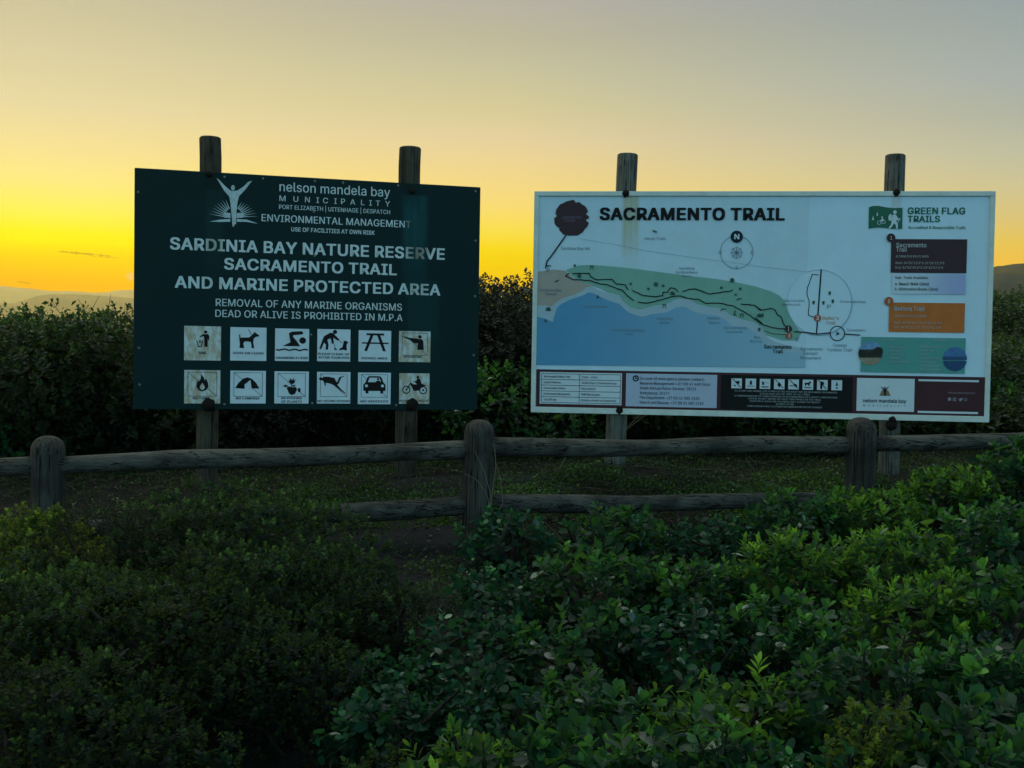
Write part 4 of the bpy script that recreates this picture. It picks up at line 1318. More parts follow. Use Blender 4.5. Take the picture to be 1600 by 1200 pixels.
# numbered discs
f = Flat(SR, 6)
f.disc(1231.6, 514, 5.6).mark().disc(1391.6, 371.9, 6.9)
f.mark().build_each('number_disc', BROWN, panelR)
f = Flat(SR, 6)
f.disc(1277, 497, 5.7).mark().disc(1388.3, 470.9, 7.0).mark().disc(1232.6, 524.6, 4.8)
f.mark().build_each('number_disc', plain('rust_red_print', (176, 84, 40), .5, .3, .1), panelR)
f = Flat(SR, 7)
f.text('1', 1230.6, 1232.6, 517.2, 6.4, .03).text('2', 1275, 1279.2, 500, 6.2, .03).text('1', 1390.6, 1392.8, 374.8, 5.6, .02).text('2', 1386.6, 1390, 473.6, 5.6, .02).text('3', 1231, 1234.4, 527.2, 5, .03)
f.build_each('number', TILEW, panelR)
f = Flat(SR, 4)
f.text('Sacramento', 1193.5, 1236.5, 544.5, 6, .026).text('Trail', 1207, 1223, 552, 6, .026)
f.text('SACRAMENTO TRAIL', 936.8, 1226, 344, 19.4, .042)
f.build_each('lettering', BLACK, panelR)
f = Flat(SR, 4)
f.text("Bettor's", 1285, 1310, 499.5, 5.2, .012).text('Trail', 1290, 1305, 507, 5.2, .012)
f.build_each('map_lettering', plain('orange_lettering', (190, 130, 80), .5, .3, .1), panelR)

# slice of wood badge
f = Flat(SR, 2)
pts = []
for k in range(48):
    a = 2 * math.pi * k / 48
    q = 27.3 * (1 + .02 * math.sin(k * .9) + .015 * math.sin(k * 2.1))
    for (ka, dq) in ((1, .78), (46, .84), (25, .86), (19, .92), (38, .90)):
        if k == ka:
            q *= dq
    pts.append((893.5 + q * math.cos(a), 341 + q * 1.02 * math.sin(a)))
f.poly(pts)
f.build('wood_badge', BROWN, panelR, 'dark round badge like a slice of wood')
f = Flat(SR, 3)
f.text('SARDINIA BAY', 879, 909, 342, 4.2, .03).text('NATURE RESERVE', 882, 899, 347, 4, .03)
f.build_each('badge_lettering', plain('dim_lilac_print', (104, 86, 102), .5, .3, .1), panelR)

# green flag logo
f = Flat(SR, 2)
f.poly([(1357.5, 324), (1363, 322), (1372, 321.6), (1384, 324), (1396, 325.2), (1410, 324.8), (1409.5, 357.5), (1404, 358), (1392, 357.6), (1384, 356.4), (1372, 355.6), (1362, 356.4), (1356.8, 358)])
f.build('flag_logo', GREENP, panelR, 'green waving flag with a hiker and a cyclist')
f = Flat(SR, 3)
f.disc(1398, 331.6, 2.9, 14)
f.poly([(1394, 336), (1399, 335), (1401, 338), (1403.5, 342), (1406.5, 341.6), (1406, 344), (1402, 344.5), (1400.4, 343), (1400.6, 347), (1402.5, 351.5), (1402.5, 357.5), (1399.8, 357.5), (1399.4, 352), (1397, 349), (1394, 353), (1390.5, 357.8), (1387.5, 357.2), (1392, 350.5), (1393, 344)])
f.poly([(1389, 335.5), (1392.6, 334.5), (1393, 344.5), (1388.6, 345), (1387.6, 340)])
f.line([(1406, 341), (1401.6, 350)], .8)
f.ring(1373.5, 348, 2.8, .9, n=16).ring(1380.5, 347, 2.6, .9, n=16)
f.poly([(1374, 346), (1378, 341), (1381, 343), (1379, 346)]).disc(1378, 339.6, 1.4)
f.poly([(1362, 344), (1364, 337), (1365.4, 344)]).poly([(1369, 337), (1370.6, 331), (1372, 337)])
f.build('flag_figures', TILEW, panelR)
f = Flat(SR, 2)
f.text('GREEN FLAG', 1417.7, 1508, 334.8, 10.6, .03).text('TRAILS', 1417.7, 1468.4, 347.2, 10.2, .03)
f.text('Accredited & Responsible Trails', 1419, 1508.5, 357.6, 4.4, .016, 1, 2)
f.build_each('lettering', GREENP, panelR)


def panel_box(corners, mat, name, layer=2, label=None):
    f = Flat(SR, layer)
    f.rect(*corners)
    return f.build(name, mat, panelR, label)


panel_box((1392.5, 373.6, 1509.5, 427), BROWN, 'info_box', 3, 'dark brown trail box')
panel_box((1394, 427.6, 1507.8, 460.3), graded('lilac_fade_print', (200, 212, 224), (166, 172, 214), SR.uv(1420, 440)[0], SR.uv(1500, 440)[0]), 'info_box', 3, 'pale lilac box')
panel_box((1389.2, 472.6, 1506.2, 520), ORANGE, 'info_box', 3, 'orange trail box')
panel_box((1345.7, 526.2, 1507, 584), TEAL, 'info_box', 3, 'teal box of two lists')
f = Flat(SR, 5)
f.text('Sacramento', 1399.6, 1447, 386.4, 6.8, .02).text('Trail', 1399.6, 1416.4, 393.4, 6.8, .02)
f.text('ALTERNATIVE ROUTE (MAP)', 1399, 1450, 402.3, 3.4, .004, 1, 2)
f.text("Start: 34°02'12.8\"S 25°30'12.5\"E", 1398.5, 1475, 412.6, 3.6, .004, 1, 2).text("End: 34°02'39.0\"S 25°32'07.5\"E", 1398.5, 1473, 419.8, 3.6, .004, 1, 2)
f.text('Bettors Trail', 1396.8, 1444, 485.6, 6.8, .02)
f.text('CIRCULAR ROUTE (MAP)', 1396.5, 1447, 495.2, 3.4, .004, 1, 2)
f.text("Start: 34°02'20.1\"S 25°32'41.5\"E", 1396, 1471, 505.6, 3.6, .004, 1, 2).text("End: 34°02'21.1\"S 25°32'41.1\"E", 1396, 1469, 512.8, 3.6, .004, 1, 2)
f.text('FAUNA', 1377, 1396, 531.8, 2.6, .01, 1, 2).text('FLORA', 1458, 1479, 533, 2.6, .01, 1, 2)
for k, (a, b) in enumerate((('Blue duiker', 1393), ('Bushbuck', 1386), ('Caracal', 1389), ('Otter', 1383), ('Grey mongoose', 1398))):
    f.text(a, 1391, b + 22, 543.5 + 5.6 * k, 2.6, .006, 1, 1)
for k, (a, b) in enumerate((('Milkwood', 1468), ('Sour fig', 1458), ('Bietou', 1452), ('Dune crowberry', 1470), ('Wild sage', 1461), ('Candlewood', 1466), ('Sea pumpkin', 1470))):
    f.text(a, 1436, b, 543 + 5.9 * k, 2.6, .006, 1, 1)
f.build_each('lettering', plain('pale_grey_print', (176, 176, 176), .5, .3, .06), panelR)
f = Flat(SR, 4)
f.text('Sub-Trails Available:', 1398, 1450.5, 435.8, 4.2, .016, 1, 2).text('a. Beach Walk (2km)', 1398, 1451, 445.6, 4.4, .02, 1, 2).text('b. Alternative Route (3km)', 1397.5, 1465, 453.6, 4.4, .016, 1, 2)
f.build_each('lettering', INK, panelR)
# round photographs printed on the teal box: a rocky beach and the sea
for (cx, cy, bands) in ((1359.5, 552, ((-18, -6, (110, 150, 190)), (-6, 7, (52, 52, 40)), (7, 18, (150, 138, 118)))), (1491.5, 561, ((-19, -4, (70, 116, 168)), (-4, 1.5, (40, 78, 120)), (3, 19, (30, 72, 116))))):
    for k, (a, b, c) in enumerate(bands):
        R = 19
        pts = []
        for q in np.linspace(a, b, 9):
            pts.append((cx - math.sqrt(max(R * R - q * q, 0.01)) * .98, cy + q))
        for q in np.linspace(b, a, 9):
            pts.append((cx + math.sqrt(max(R * R - q * q, 0.01)) * .98, cy + q))
        Flat(SR, 5).poly(pts).build('photo_print', plain('photo_print', c, .5, .3, .3, 40), panelR)
f = Flat(SR, 6)
f.disc(1371, 549, 8, 14, 7, .2).disc(1347, 552, 6, 12, 6, .2).disc(1360, 554, 7, 12, 4, .2)
f.build('photo_rock', plain('rock_print', (26, 28, 22), .5, .3, .2), panelR)

# bottom band
f = Flat(SR, 2)
f.rect(838.4, 576.8, 1538, 652.2)
f.build('info_band', MAROON, panelR)
panel_box((844, 581, 971, 633.2), TILEW, 'info_box', 3, 'white table of walking times')
panel_box((978.5, 583.2, 1119.5, 637.6), LAV, 'info_box', 3, 'pale lilac box of emergency numbers')
panel_box((1126.6, 585.6, 1331, 643.6), BLACK, 'info_box', 3, 'black box of rules and small symbols')
panel_box((1339, 590.4, 1427.6, 643.6), TILEW, 'info_box', 3, 'white box with the municipal emblem')
f = Flat(SR, 3)
f.rect(1434.8, 592.4, 1529, 597.2).mark()
f.rect(1433.6, 641.8, 1527.6, 647)
f.build_each('white_bar', TILEW, panelR)
f = Flat(SR, 4)
u0, z1 = SR.uv(846.5, 583.4)
u1, z0 = SR.uv(968.8, 631)
f.pt = lambda x, y: (u0 + (u1 - u0) * x, z1 + (z0 - z1) * y)
for k in range(6):
    f.rect(0, k / 5 - .008, 1, k / 5 + .008)
for q in (0, .483, 1):
    f.rect(q - .003, 0, q + .003, 1)
rows = [('Recommended Walking Times:', .34, '3 hours - 4 hours', .20), ('Linked Distances:', .22, "Sardinia Bay to Schoenmakerskop", .44), ('Conservation Status:', .28, 'Nature Reserve', .18), ('Environmental Management:', .34, 'NMB Municipality', .24), ('Trail Difficulty:', .17, 'Moderate, unmarked and uneven terrain', .44)]
for k, (a, wa, b, wb) in enumerate(rows):
    f.text(a, .03, .03 + wa, k / 5 + .135, .075, .014, 1, 2).text(b, .51, .51 + wb, k / 5 + .135, .075, .006, 1, 2)
f.build_each('lettering', INK, panelR)
f = Flat(SR, 4)
u0b, z1b = SR.uv(978.5, 583.2)
u1b, z0b = SR.uv(1119.5, 637.6)
f.pt = lambda x, y: (u0b + (u1b - u0b) * x, z1b + (z0b - z1b) * y)
for k, (t_, xe) in enumerate((('In case of emergency please contact:', .86), ('Reserve Management: +27 (0) 41 468 5464', .925), ('South African Police Service: 10111', .775), ('Ambulance: 10177', .48), ('Fire Department: +27 (0) 41 585 1555', .81), ('Search and Rescue: +27 (0) 41 585 1555', .855))):
    f.text(t_, .155, xe, .185 + .147 * k - (.01 if k > 3 else 0), .085, .012, 1, 2)
u_, z_ = f.pt(.107, .15)
old = f.pt
f.pt = lambda x, y: (u_ + x * .0155, z_ - y * .0155)
f.ring(0, 0, .9, .42).line([(-.05, -.6), (-.05, .1), (.5, .1)], .3)
f.build_each('lettering', INK, panelR)
f = Flat(SR, 5)
u0c, z1c = SR.uv(1126.6, 585.6)
u1c, z0c = SR.uv(1331, 643.6)
f.pt = lambda x, y: (u0c + (u1c - u0c) * x, z1c + (z0c - z1c) * y)
tiles = []
for k in range(8):
    xc = .12 + .1085 * k
    f.rect(xc - .04, .095, xc + .04, .385).mark()
    tiles.append(xc)
f.build_each('symbol_tile', TILEW, panelR)
f = Flat(SR, 4)
f.pt = lambda x, y: (u0c + (u1c - u0c) * x, z1c + (z0c - z1c) * y)
for k, (t_, a, b) in enumerate((('ALL PLANT AND ANIMAL LIFE IS PROTECTED AND MUST NOT BE DISTURBED OR DAMAGED', .105, .885), ('PLEASE KEEP ON THE TRAIL AT ALL TIMES', .30, .68), ('A COMPANIONSHIP OF THREE PERSONS IS RECOMMENDED AS A SAFETY PRECAUTION', .105, .885), ('PLEASE DO NOT SMOKE OR LIGHT FIRES WHILE ON THE TRAIL', .215, .765),
                                ('DOGS ON A LEASH ARE ALLOWED ONLY ALONG THE BEACH', .225, .755), ('DO NOT LITTER', .425, .56), ('CARRY ENOUGH FOOD, CLOTHING AND DRINKING WATER FOR YOURSELF', .205, .775))):
    f.text(t_, a, b, .475 + .073 * k, .045, .010, 1, 2)
f.build_each('lettering', plain('dim_white_print', (160, 168, 172), .5, .3, .1), panelR)
f = Flat(SR, 6)
f.pt = lambda x, y: (u0c + (u1c - u0c) * x, z1c + (z0c - z1c) * y)
for k, xc in enumerate(tiles):
    def q(px, py):
        return (xc + (px - .5) * .08, .095 + py * .29)
    f.mark()
    if k in (0, 3, 4, 6):
        f.poly([q(.06, .02), q(.16, .02), q(.94, .9), q(.84, .9)])
    if k == 0:
        f.poly([q(.35, .3), q(.75, .25), q(.8, .5), q(.6, .55)]).poly([q(.2, .75), q(.35, .6), q(.45, .8)])
    elif k == 1:
        f.poly([q(.42, .2), q(.6, .2), q(.62, .6), q(.4, .6)]).rect(*q(.15, .72), *q(.85, .78))
    elif k == 2:
        f.poly([q(.22, .2), q(.42, .35), q(.42, .6), q(.22, .6)]).line([q(.5, .3), q(.8, .45)], .006).rect(*q(.15, .75), *q(.85, .85))
    elif k == 3:
        f.poly([q(.3, .55), q(.5, .3), q(.7, .55), q(.5, .85)])
    elif k == 4:
        f.poly([q(.4, .35), q(.8, .5), q(.85, .75), q(.6, .7)]).rect(*q(.12, .6), *q(.5, .68))
    elif k == 5:
        f.poly([q(.2, .3), q(.5, .3), q(.7, .15), q(.8, .3), q(.65, .4), q(.65, .62), q(.55, .62), q(.5, .48), q(.35, .48), q(.3, .62), q(.22, .62)]).rect(*q(.15, .75), *q(.85, .83))
    elif k == 6:
        f.poly([q(.35, .15), q(.55, .15), q(.7, .4), q(.5, .5), q(.5, .9), q(.3, .9), q(.3, .4)])
    else:
        f.poly([q(.5, .1), q(.62, .55), q(.38, .55)]).rect(*q(.42, .7), *q(.58, .85))
f.build_each('symbol', BLACK, panelR)
# municipal emblem in the white box
f = Flat(SR, 4)
cx, cy = 1382.3, 611
f.poly([(cx - 7, cy - 8), (cx - 1.5, cy - 4), (cx + 1.5, cy - 4), (cx + 7, cy - 8), (cx + 2.4, cy - 1.5), (cx + 1.2, cy + 7.6), (cx - 1.2, cy + 7.6), (cx - 2.4, cy - 1.5)])
f.disc(cx, cy - 5.4, 1.3, 10)
f.line([(cx - 8.5, cy + 6.5), (cx + 8.5, cy + 6.5)], 1.0)
f.text('nelson mandela bay', 1348, 1415.5, 628.3, 5.6, .02, 1, 2)
f.text('MUNICIPALITY', 1348, 1415, 634.5, 2.6, .0, 2.2, 2)
f.build('emblem', INK, panelR)
f = Flat(SR, 3.5)
f.poly([(cx - 8, cy + 6), (cx - 5.5, cy - .5), (cx - 1.5, cy - 2), (cx - 1.5, cy + 6)]).poly([(cx + 8, cy + 6), (cx + 5.5, cy - .5), (cx + 1.5, cy - 2), (cx + 1.5, cy + 6)])
f.build('emblem_rays', plain('ochre_print', (150, 112, 70), .5, .3, .1), panelR)
f = Flat(SR, 4)
f.rect(1480.6, 621.2, 1485.4, 626)
f.line([(1488.6, 621.8), (1493, 621.8), (1493, 626.2), (1488.6, 626.2), (1488.6, 621.8)], .9).disc(1490.8, 624, 1.0, 8)
f.poly([(1496.6, 622), (1499.6, 624), (1500.2, 622.2), (1502, 621.6), (1504, 622.4), (1503, 624.4), (1501, 626.8), (1497.6, 626.8), (1498.6, 625.6)])
f.ring(1508.2, 624.3, 2.0, .8, n=12)
f.text('WWW.NELSONMANDELABAY.GOV.ZA', 1481, 1523, 614.8, 2.6, .0, 1, 2)
f.build('social_icon', plain('dim_pink_print', (150, 138, 146), .5, .3, .1), panelR)
# (the square code printed beside these marks is left out)

# ================================================================== post-and-rail fence
FP = [(73, 4.49), (748, 4.76), (1345, 5.04)]
fx = np.array([P(x, 720, d)[0] for x, d in FP])
fy = np.array([d for _, d in FP])
k = np.polyfit(fx, fy, 1)
def fline(x):
    return k[0] * x + k[1]
posts_px = [(73, 681), (748, 655.5), (1345, 652)]
X0, X1, X2 = [P(x, 720, d)[0] for x, d in FP]
span = (X2 - X0) / 2
post_x = [X0 - span, X0, X1, X2, X2 + span]
ztops = [P(x, y, d)[2] for (x, y), (_, d) in zip(posts_px, FP)]
ztops = [ztops[0] - .1] + ztops + [ztops[2] + .03]
fence = thing('rail_fence', 'low weathered post and rail fence with round topped posts below the two signs', 'fence', (X1, fline(X1), float(ground(X1, fline(X1)))))
fo = np.array(fence.location)
for i, (x, z) in enumerate(zip(post_x, ztops)):
    y = fline(x)
    pole_obj('post', np.array([x + (0, .012, 0, .0, 0)[i], y, ground(x, y) - .3]) - fo, np.array([x, y, z]) - fo, .071, .0675, M['fence_post'], fence, 12, .062, 20 + i, 24)
TOPR = [(-650, 745, 4.2), (0, 717, 4.46), (98, 711.5, 4.50), (400, 700, 4.62), (723, 690.5, 4.75), (775, 686, 4.77), (950, 685.5, 4.85), (1080, 684, 4.91), (1180, 682, 4.96), (1320, 681.5, 5.03), (1372, 679.5, 5.05), (1600, 677.5, 5.15), (2100, 674, 5.4)]
BOTR = [(-650, 868, 4.2), (0, 822, 4.46), (98, 814, 4.50), (480, 791.5, 4.65), (723, 776.5, 4.75), (775, 776, 4.77), (1000, 773.5, 4.87), (1200, 770.5, 4.97), (1320, 769, 5.03), (1372, 768, 5.05), (1600, 766, 5.15), (2100, 762, 5.4)]
def rail(prof, i, rad, seed):
    xs = [P(x, y, d)[0] for x, y, d in prof]
    zs = [P(x, y, d)[2] for x, y, d in prof]
    a, b = post_x[i], post_x[i + 1]
    rs = np.random.RandomState(seed)
    ph = rs.rand(4) * 6
    pts, rr = [], []
    n = 18
    for q in np.linspace(0, 1, n):
        x = a + .05 + (b - a - .1) * q
        r = rad * (1 + .05 * math.sin(q * 7 + ph[0]) + .03 * math.sin(q * 19 + ph[1])) * (1.06 - .12 * q if seed % 2 else .94 + .1 * q)
        pts.append(np.array([x, fline(x) + .006 * math.sin(q * 5 + ph[2]), np.interp(x, xs, zs) - rad + .004 * math.sin(q * 9 + ph[3])]) - fo)
        rr.append(r)
    v, f_ = tube(pts, rr, 20, True, wob=.025)
    return mesh_obj('rail', v, f_, M['rail'], fence, True)
for i in range(4):
    rail(TOPR, i, (.041, .0405, .0395, .0385)[i], 31 + i)
    rail(BOTR, i, (.04, .04, .039, .038)[i], 41 + i)


# ------------------------------------------------------------------ foliage kit
def tmpl_blade(ys, ws, fold=.10, curl=.16, cup=.0):
    """leaf with a midrib: rows of (left, rib, right) points between base and tip"""
    V = [(0, 0, 0)]
    for y, w in zip(ys, ws):
        z = -curl * y * y
        V += [(-w, y - .02, z + fold * w * 2 + cup), (0, y, z), (w, y - .02, z + fold * w * 2 + cup)]
    V.append((0, 1, -curl))
    n = len(ys)
    F = [(0, 2, 1), (0, 3, 2)]
    for k in range(n - 1):
        i = 1 + 3 * k
        F += [(i, i + 1, i + 4, i + 3), (i + 1, i + 2, i + 5, i + 4)]
    i = 1 + 3 * (n - 1)
    F += [(i, i + 1, i + 3), (i + 1, i + 2, i + 3)]
    return np.array(V, float), F


def tmpl_obovate():
    return tmpl_blade((.18, .45, .70, .90), (.07, .20, .27, .17))


def tmpl_lance():
    return tmpl_blade((.18, .45, .72, .90), (.10, .20, .18, .09), .12, .2)


def tmpl_round():
    return tmpl_blade((.10, .32, .62, .88), (.17, .33, .36, .21), .06, .14)


def tmpl_small(w=.28):
    V = np.array([(0, 0, 0), (w, .55, .06), (0, 1, -.05), (-w, .55, .06)], float)
    return V, [(0, 1, 2), (0, 2, 3)]


def scatter(name, T, pos, Y, Z, size, tone, mat, parent, kind=None):
    V, F = T
    n = len(pos)
    Y = Y / (np.linalg.norm(Y, axis=1, keepdims=True) + 1e-9)
    Z = Z - Y * (Z * Y).sum(1, keepdims=True)
    Z = Z / (np.linalg.norm(Z, axis=1, keepdims=True) + 1e-9)
    X = np.cross(Y, Z)
    s = size[:, None, None]
    W = pos[:, None, :] + s * (V[None, :, 0:1] * X[:, None, :] + V[None, :, 1:2] * Y[:, None, :] + V[None, :, 2:3] * Z[:, None, :])
    W = W.reshape(-1, 3)
    nv = len(V)
    loops = np.concatenate([np.array(f_) for f_ in F])
    lens = np.array([len(f_) for f_ in F])
    allloops = (loops[None, :] + (np.arange(n) * nv)[:, None]).reshape(-1)
    alllens = np.tile(lens, n)
    starts = np.concatenate([[0], np.cumsum(alllens)[:-1]])
    me = bpy.data.meshes.new(name)
    me.vertices.add(len(W))
    me.vertices.foreach_set('co', W.astype(np.float32).ravel())
    me.loops.add(len(allloops))
    me.loops.foreach_set('vertex_index', allloops.astype(np.int32))
    me.polygons.add(len(alllens))
    me.polygons.foreach_set('loop_start', starts.astype(np.int32))
    me.polygons.foreach_set('use_smooth', np.ones(len(alllens), bool))
    me.update(calc_edges=True)
    at = me.attributes.new('tone', 'FLOAT', 'POINT')
    at.data.foreach_set('value', np.repeat(np.clip(tone, 0, 1), nv).astype(np.float32))
    me.materials.append(mat)
    o = bpy.data.objects.new(name, me)
    return link(o, parent)


def unit(v):
    return v / (np.linalg.norm(v, axis=-1, keepdims=True) + 1e-9)


SPEC = {
    'glossy': dict(T=tmpl_obovate(), leaf=(.026, .054), per=11, space=.080, mat='glossy', ang=(20, 88), down=.055, inner=.6, jit=(.78, 1.13)),
    'bright': dict(T=tmpl_lance(), leaf=(.024, .050), per=13, space=.076, mat='bright', ang=(14, 80), down=.07, inner=.6, jit=(.78, 1.12)),
    'round': dict(T=tmpl_round(), leaf=(.018, .038), per=8, space=.070, mat='round', ang=(40, 115), down=.10, inner=.5, jit=(.76, 1.14)),
    'fineyellow': dict(T=tmpl_small(.38), leaf=(.013, .021), per=18, space=.040, mat='fineyellow', ang=(15, 100), down=.030, inner=.35, jit=(.80, 1.12)),
    'fine': dict(T=tmpl_small(.36), leaf=(.012, .019), per=18, space=.038, mat='fine', ang=(15, 100), down=.032, inner=.35, jit=(.80, 1.12)),
    'twiggy': dict(T=tmpl_small(.24), leaf=(.010, .016), per=13, space=.046, mat='twiggy', ang=(15, 80), down=.06, inner=.3, jit=(.75, 1.15)),
    'back': dict(T=tmpl_small(.34), leaf=(.026, .044), per=9, space=.085, mat='back', ang=(20, 90), down=.08, inner=1.0, jit=(.80, 1.14)),
    'backglossy': dict(T=tmpl_small(.36), leaf=(.034, .052), per=9, space=.10, mat='glossy', ang=(25, 95), down=.09, inner=1.0, jit=(.80, 1.14)),
    'grey': dict(T=tmpl_small(.32), leaf=(.024, .040), per=11, space=.080, mat='grey', ang=(25, 95), down=.06, inner=1.0, jit=(.78, 1.14)),
}


def shrub(name, label, cat, px, py, d, rx, ry, sp, seed, group=None, lumps=7, tonebias=0., twigs=0, hmin=.22, dens=1.0, stems=14, skirt=0, clumps=0):
    """a rounded shrub whose top shows at photo point (px, py), d metres ahead"""
    S = SPEC[sp]
    rs = np.random.RandomState(seed)
    top = P(px, py, d)
    cx, cy = top[0], top[1]
    gz = float(ground(cx, cy))
    h = max(hmin, top[2] - gz)
    root = thing(name, label, cat, (cx, cy, gz), 0, group)
    # lumps in local space
    C = [np.array([0, 0, h * .42])]
    R = [np.array([rx * .78, ry * .78, h * .50])]
    for _ in range(lumps):
        a = rs.uniform(0, 2 * math.pi)
        q = rs.uniform(.35, .85)
        rr = rs.uniform(.30, .48)
        zc = h * (.92 - .50 * q ** 2) - rr * h * .55 + rs.uniform(-.08, .04) * h
        C.append(np.array([math.cos(a) * q * rx * .85, math.sin(a) * q * ry * .85, max(zc, h * .15)]))
        R.append(np.array([rx * rr, ry * rr, max(h * rr * .9, .06)]))
    for _ in range(skirt):
        a = rs.uniform(0, 2 * math.pi)
        rr = rs.uniform(.32, .46)
        C.append(np.array([math.cos(a) * rx * .72, math.sin(a) * ry * .72, h * rs.uniform(.06, .34)]))
        R.append(np.array([rx * rr, ry * rr, max(h * rr * .8, .06)]))
    base_n = len(C)
    for _ in range(clumps):
        i_ = rs.randint(base_n)
        v_ = unit(rs.normal(size=3) + np.array([0, -.35, .75]))
        r_ = rs.uniform(.045, .085)
        C.append(C[i_] + v_ * R[i_] * rs.uniform(.92, 1.04))
        R.append(np.array([r_, r_, r_ * .9]))
    C, R = np.array(C), np.array(R)
    tips, nor = [], []
    for c, r in zip(C, R):
        area = 4 * math.pi * ((r[0] * r[1]) ** 1.6 + (r[0] * r[2]) ** 1.6 + (r[1] * r[2]) ** 1.6) ** (1 / 1.6) / 3 ** (1 / 1.6)
        n = max(6, int(area / S['space'] ** 2 * dens))
        v = unit(rs.normal(size=(n, 3)))
        v = v[v[:, 2] > -.45]
        p = c + v * r * rs.uniform(*S['jit'], (len(v), 1))
        inside = np.zeros(len(p), bool)
        for c2, r2 in zip(C, R):
            if c2 is c:
                continue
            inside |= (((p - c2) / (r2 * .88)) ** 2).sum(1) < 1
        ok = ~inside & (p[:, 2] > .02)
        tips.append(p[ok])
        nor.append(unit(v[ok] / r))
    tips, nor = np.concatenate(tips), np.concatenate(nor)
    ztop = np.percentile(tips[:, 2], 97)
    kz = h / ztop
    tips[:, 2] *= kz
    axis = unit(nor * .8 + np.array([0, 0, .75]) + rs.normal(size=nor.shape) * .28)
    n, per = len(tips), S['per']
    # leaves round each shoot, young ones upright at its tip
    j = np.tile(np.arange(per), (n, 1)) + rs.uniform(-.3, .3, (n, per))
    t = np.clip(j / per, 0, 1)
    phi = j * 2.4 + rs.uniform(0, 6.28, (n, 1))
    a0, a1 = S['ang']
    ang = np.radians(a0 + (a1 - a0) * t + rs.normal(size=t.shape) * 9)
    side = unit(np.cross(axis, rs.normal(size=axis.shape)))
    side2 = np.cross(axis, side)
    rad = side[:, None] * np.cos(phi)[..., None] + side2[:, None] * np.sin(phi)[..., None]
    ldir = axis[:, None] * np.cos(ang)[..., None] + rad * np.sin(ang)[..., None]
    lnor = axis[:, None] * np.sin(ang)[..., None] - rad * np.cos(ang)[..., None] + rs.normal(size=ldir.shape) * .18
    pos = tips[:, None] - axis[:, None] * (t * S['down'])[..., None]
    size = rs.uniform(*S['leaf'], (n, 1)) * rs.uniform(.75, 1.15, (n, per)) * (.62 + .5 * np.sqrt(t))
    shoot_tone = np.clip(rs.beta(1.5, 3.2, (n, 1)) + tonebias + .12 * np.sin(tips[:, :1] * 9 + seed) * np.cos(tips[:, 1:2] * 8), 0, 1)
    shoot_tone = shoot_tone * np.clip(.35 + 1.0 * tips[:, 2:3] / h, .3, 1.35)  # paler towards the crown: lit top painted in along with young growth
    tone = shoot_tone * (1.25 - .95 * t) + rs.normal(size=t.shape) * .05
    P_, Y_, Z_, S_, T_ = pos.reshape(-1, 3), ldir.reshape(-1, 3), lnor.reshape(-1, 3), size.ravel(), tone.ravel()
    # leaves scattered through the inside, the shade of the gaps put into their dark tone
    m = int(n * per * S['inner'])
    w = R.prod(1)
    idx = rs.choice(len(C), m, p=w / w.sum())
    q = unit(rs.normal(size=(m, 3))) * rs.uniform(.45, .95, (m, 1)) ** .6
    ip = C[idx] + q * R[idx]
    ip[:, 2] *= kz
    okk = ip[:, 2] > .01
    ip = ip[okk]
    iy = unit(rs.normal(size=ip.shape) + np.array([0, 0, .2]))
    iz = unit(rs.normal(size=ip.shape) + np.array([0, 0, 1.2]))
    P_, Y_, Z_ = np.concatenate([P_, ip]), np.concatenate([Y_, iy]), np.concatenate([Z_, iz])
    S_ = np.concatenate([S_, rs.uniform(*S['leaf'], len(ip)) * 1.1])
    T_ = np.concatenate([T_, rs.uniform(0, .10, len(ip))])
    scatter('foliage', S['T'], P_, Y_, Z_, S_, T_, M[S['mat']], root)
    # stems from the root crown to some of the shoots
    V, F = [], []
    for i in rs.choice(n, min(n, stems), replace=False):
        b0 = np.array([rs.normal() * .05 * rx, rs.normal() * .05 * ry, -.03])
        e = tips[i]
        mid = (b0 + e) / 2 + np.array([rs.normal() * .05, rs.normal() * .05, h * .12])
        v, f_ = tube([b0, b0 * .45 + mid * .55, mid, mid * .4 + e * .6, e], [.011, .009, .0075, .005, .002], 5, False)
        o = len(V)
        V += v
        F += [tuple(x + o for x in q_) for q_ in f_]
    for i in range(twigs):
        a = tips[rs.randint(n)].copy()
        a[2] = max(a[2], h * .9)
        e = a + np.array([rs.normal() * .06, rs.normal() * .04, rs.uniform(.06, .17)])
        v, f_ = tube([a - np.array([0, 0, .15]), a, (a + e) / 2 + rs.normal(size=3) * .008, e], [.0022, .0022, .0018, .0011], 4, False)
        o = len(V)
        V += v
        F += [tuple(x + o for x in q_) for q_ in f_]
    mesh_obj('stems', V, F, M['bark'], root, True)
    return root


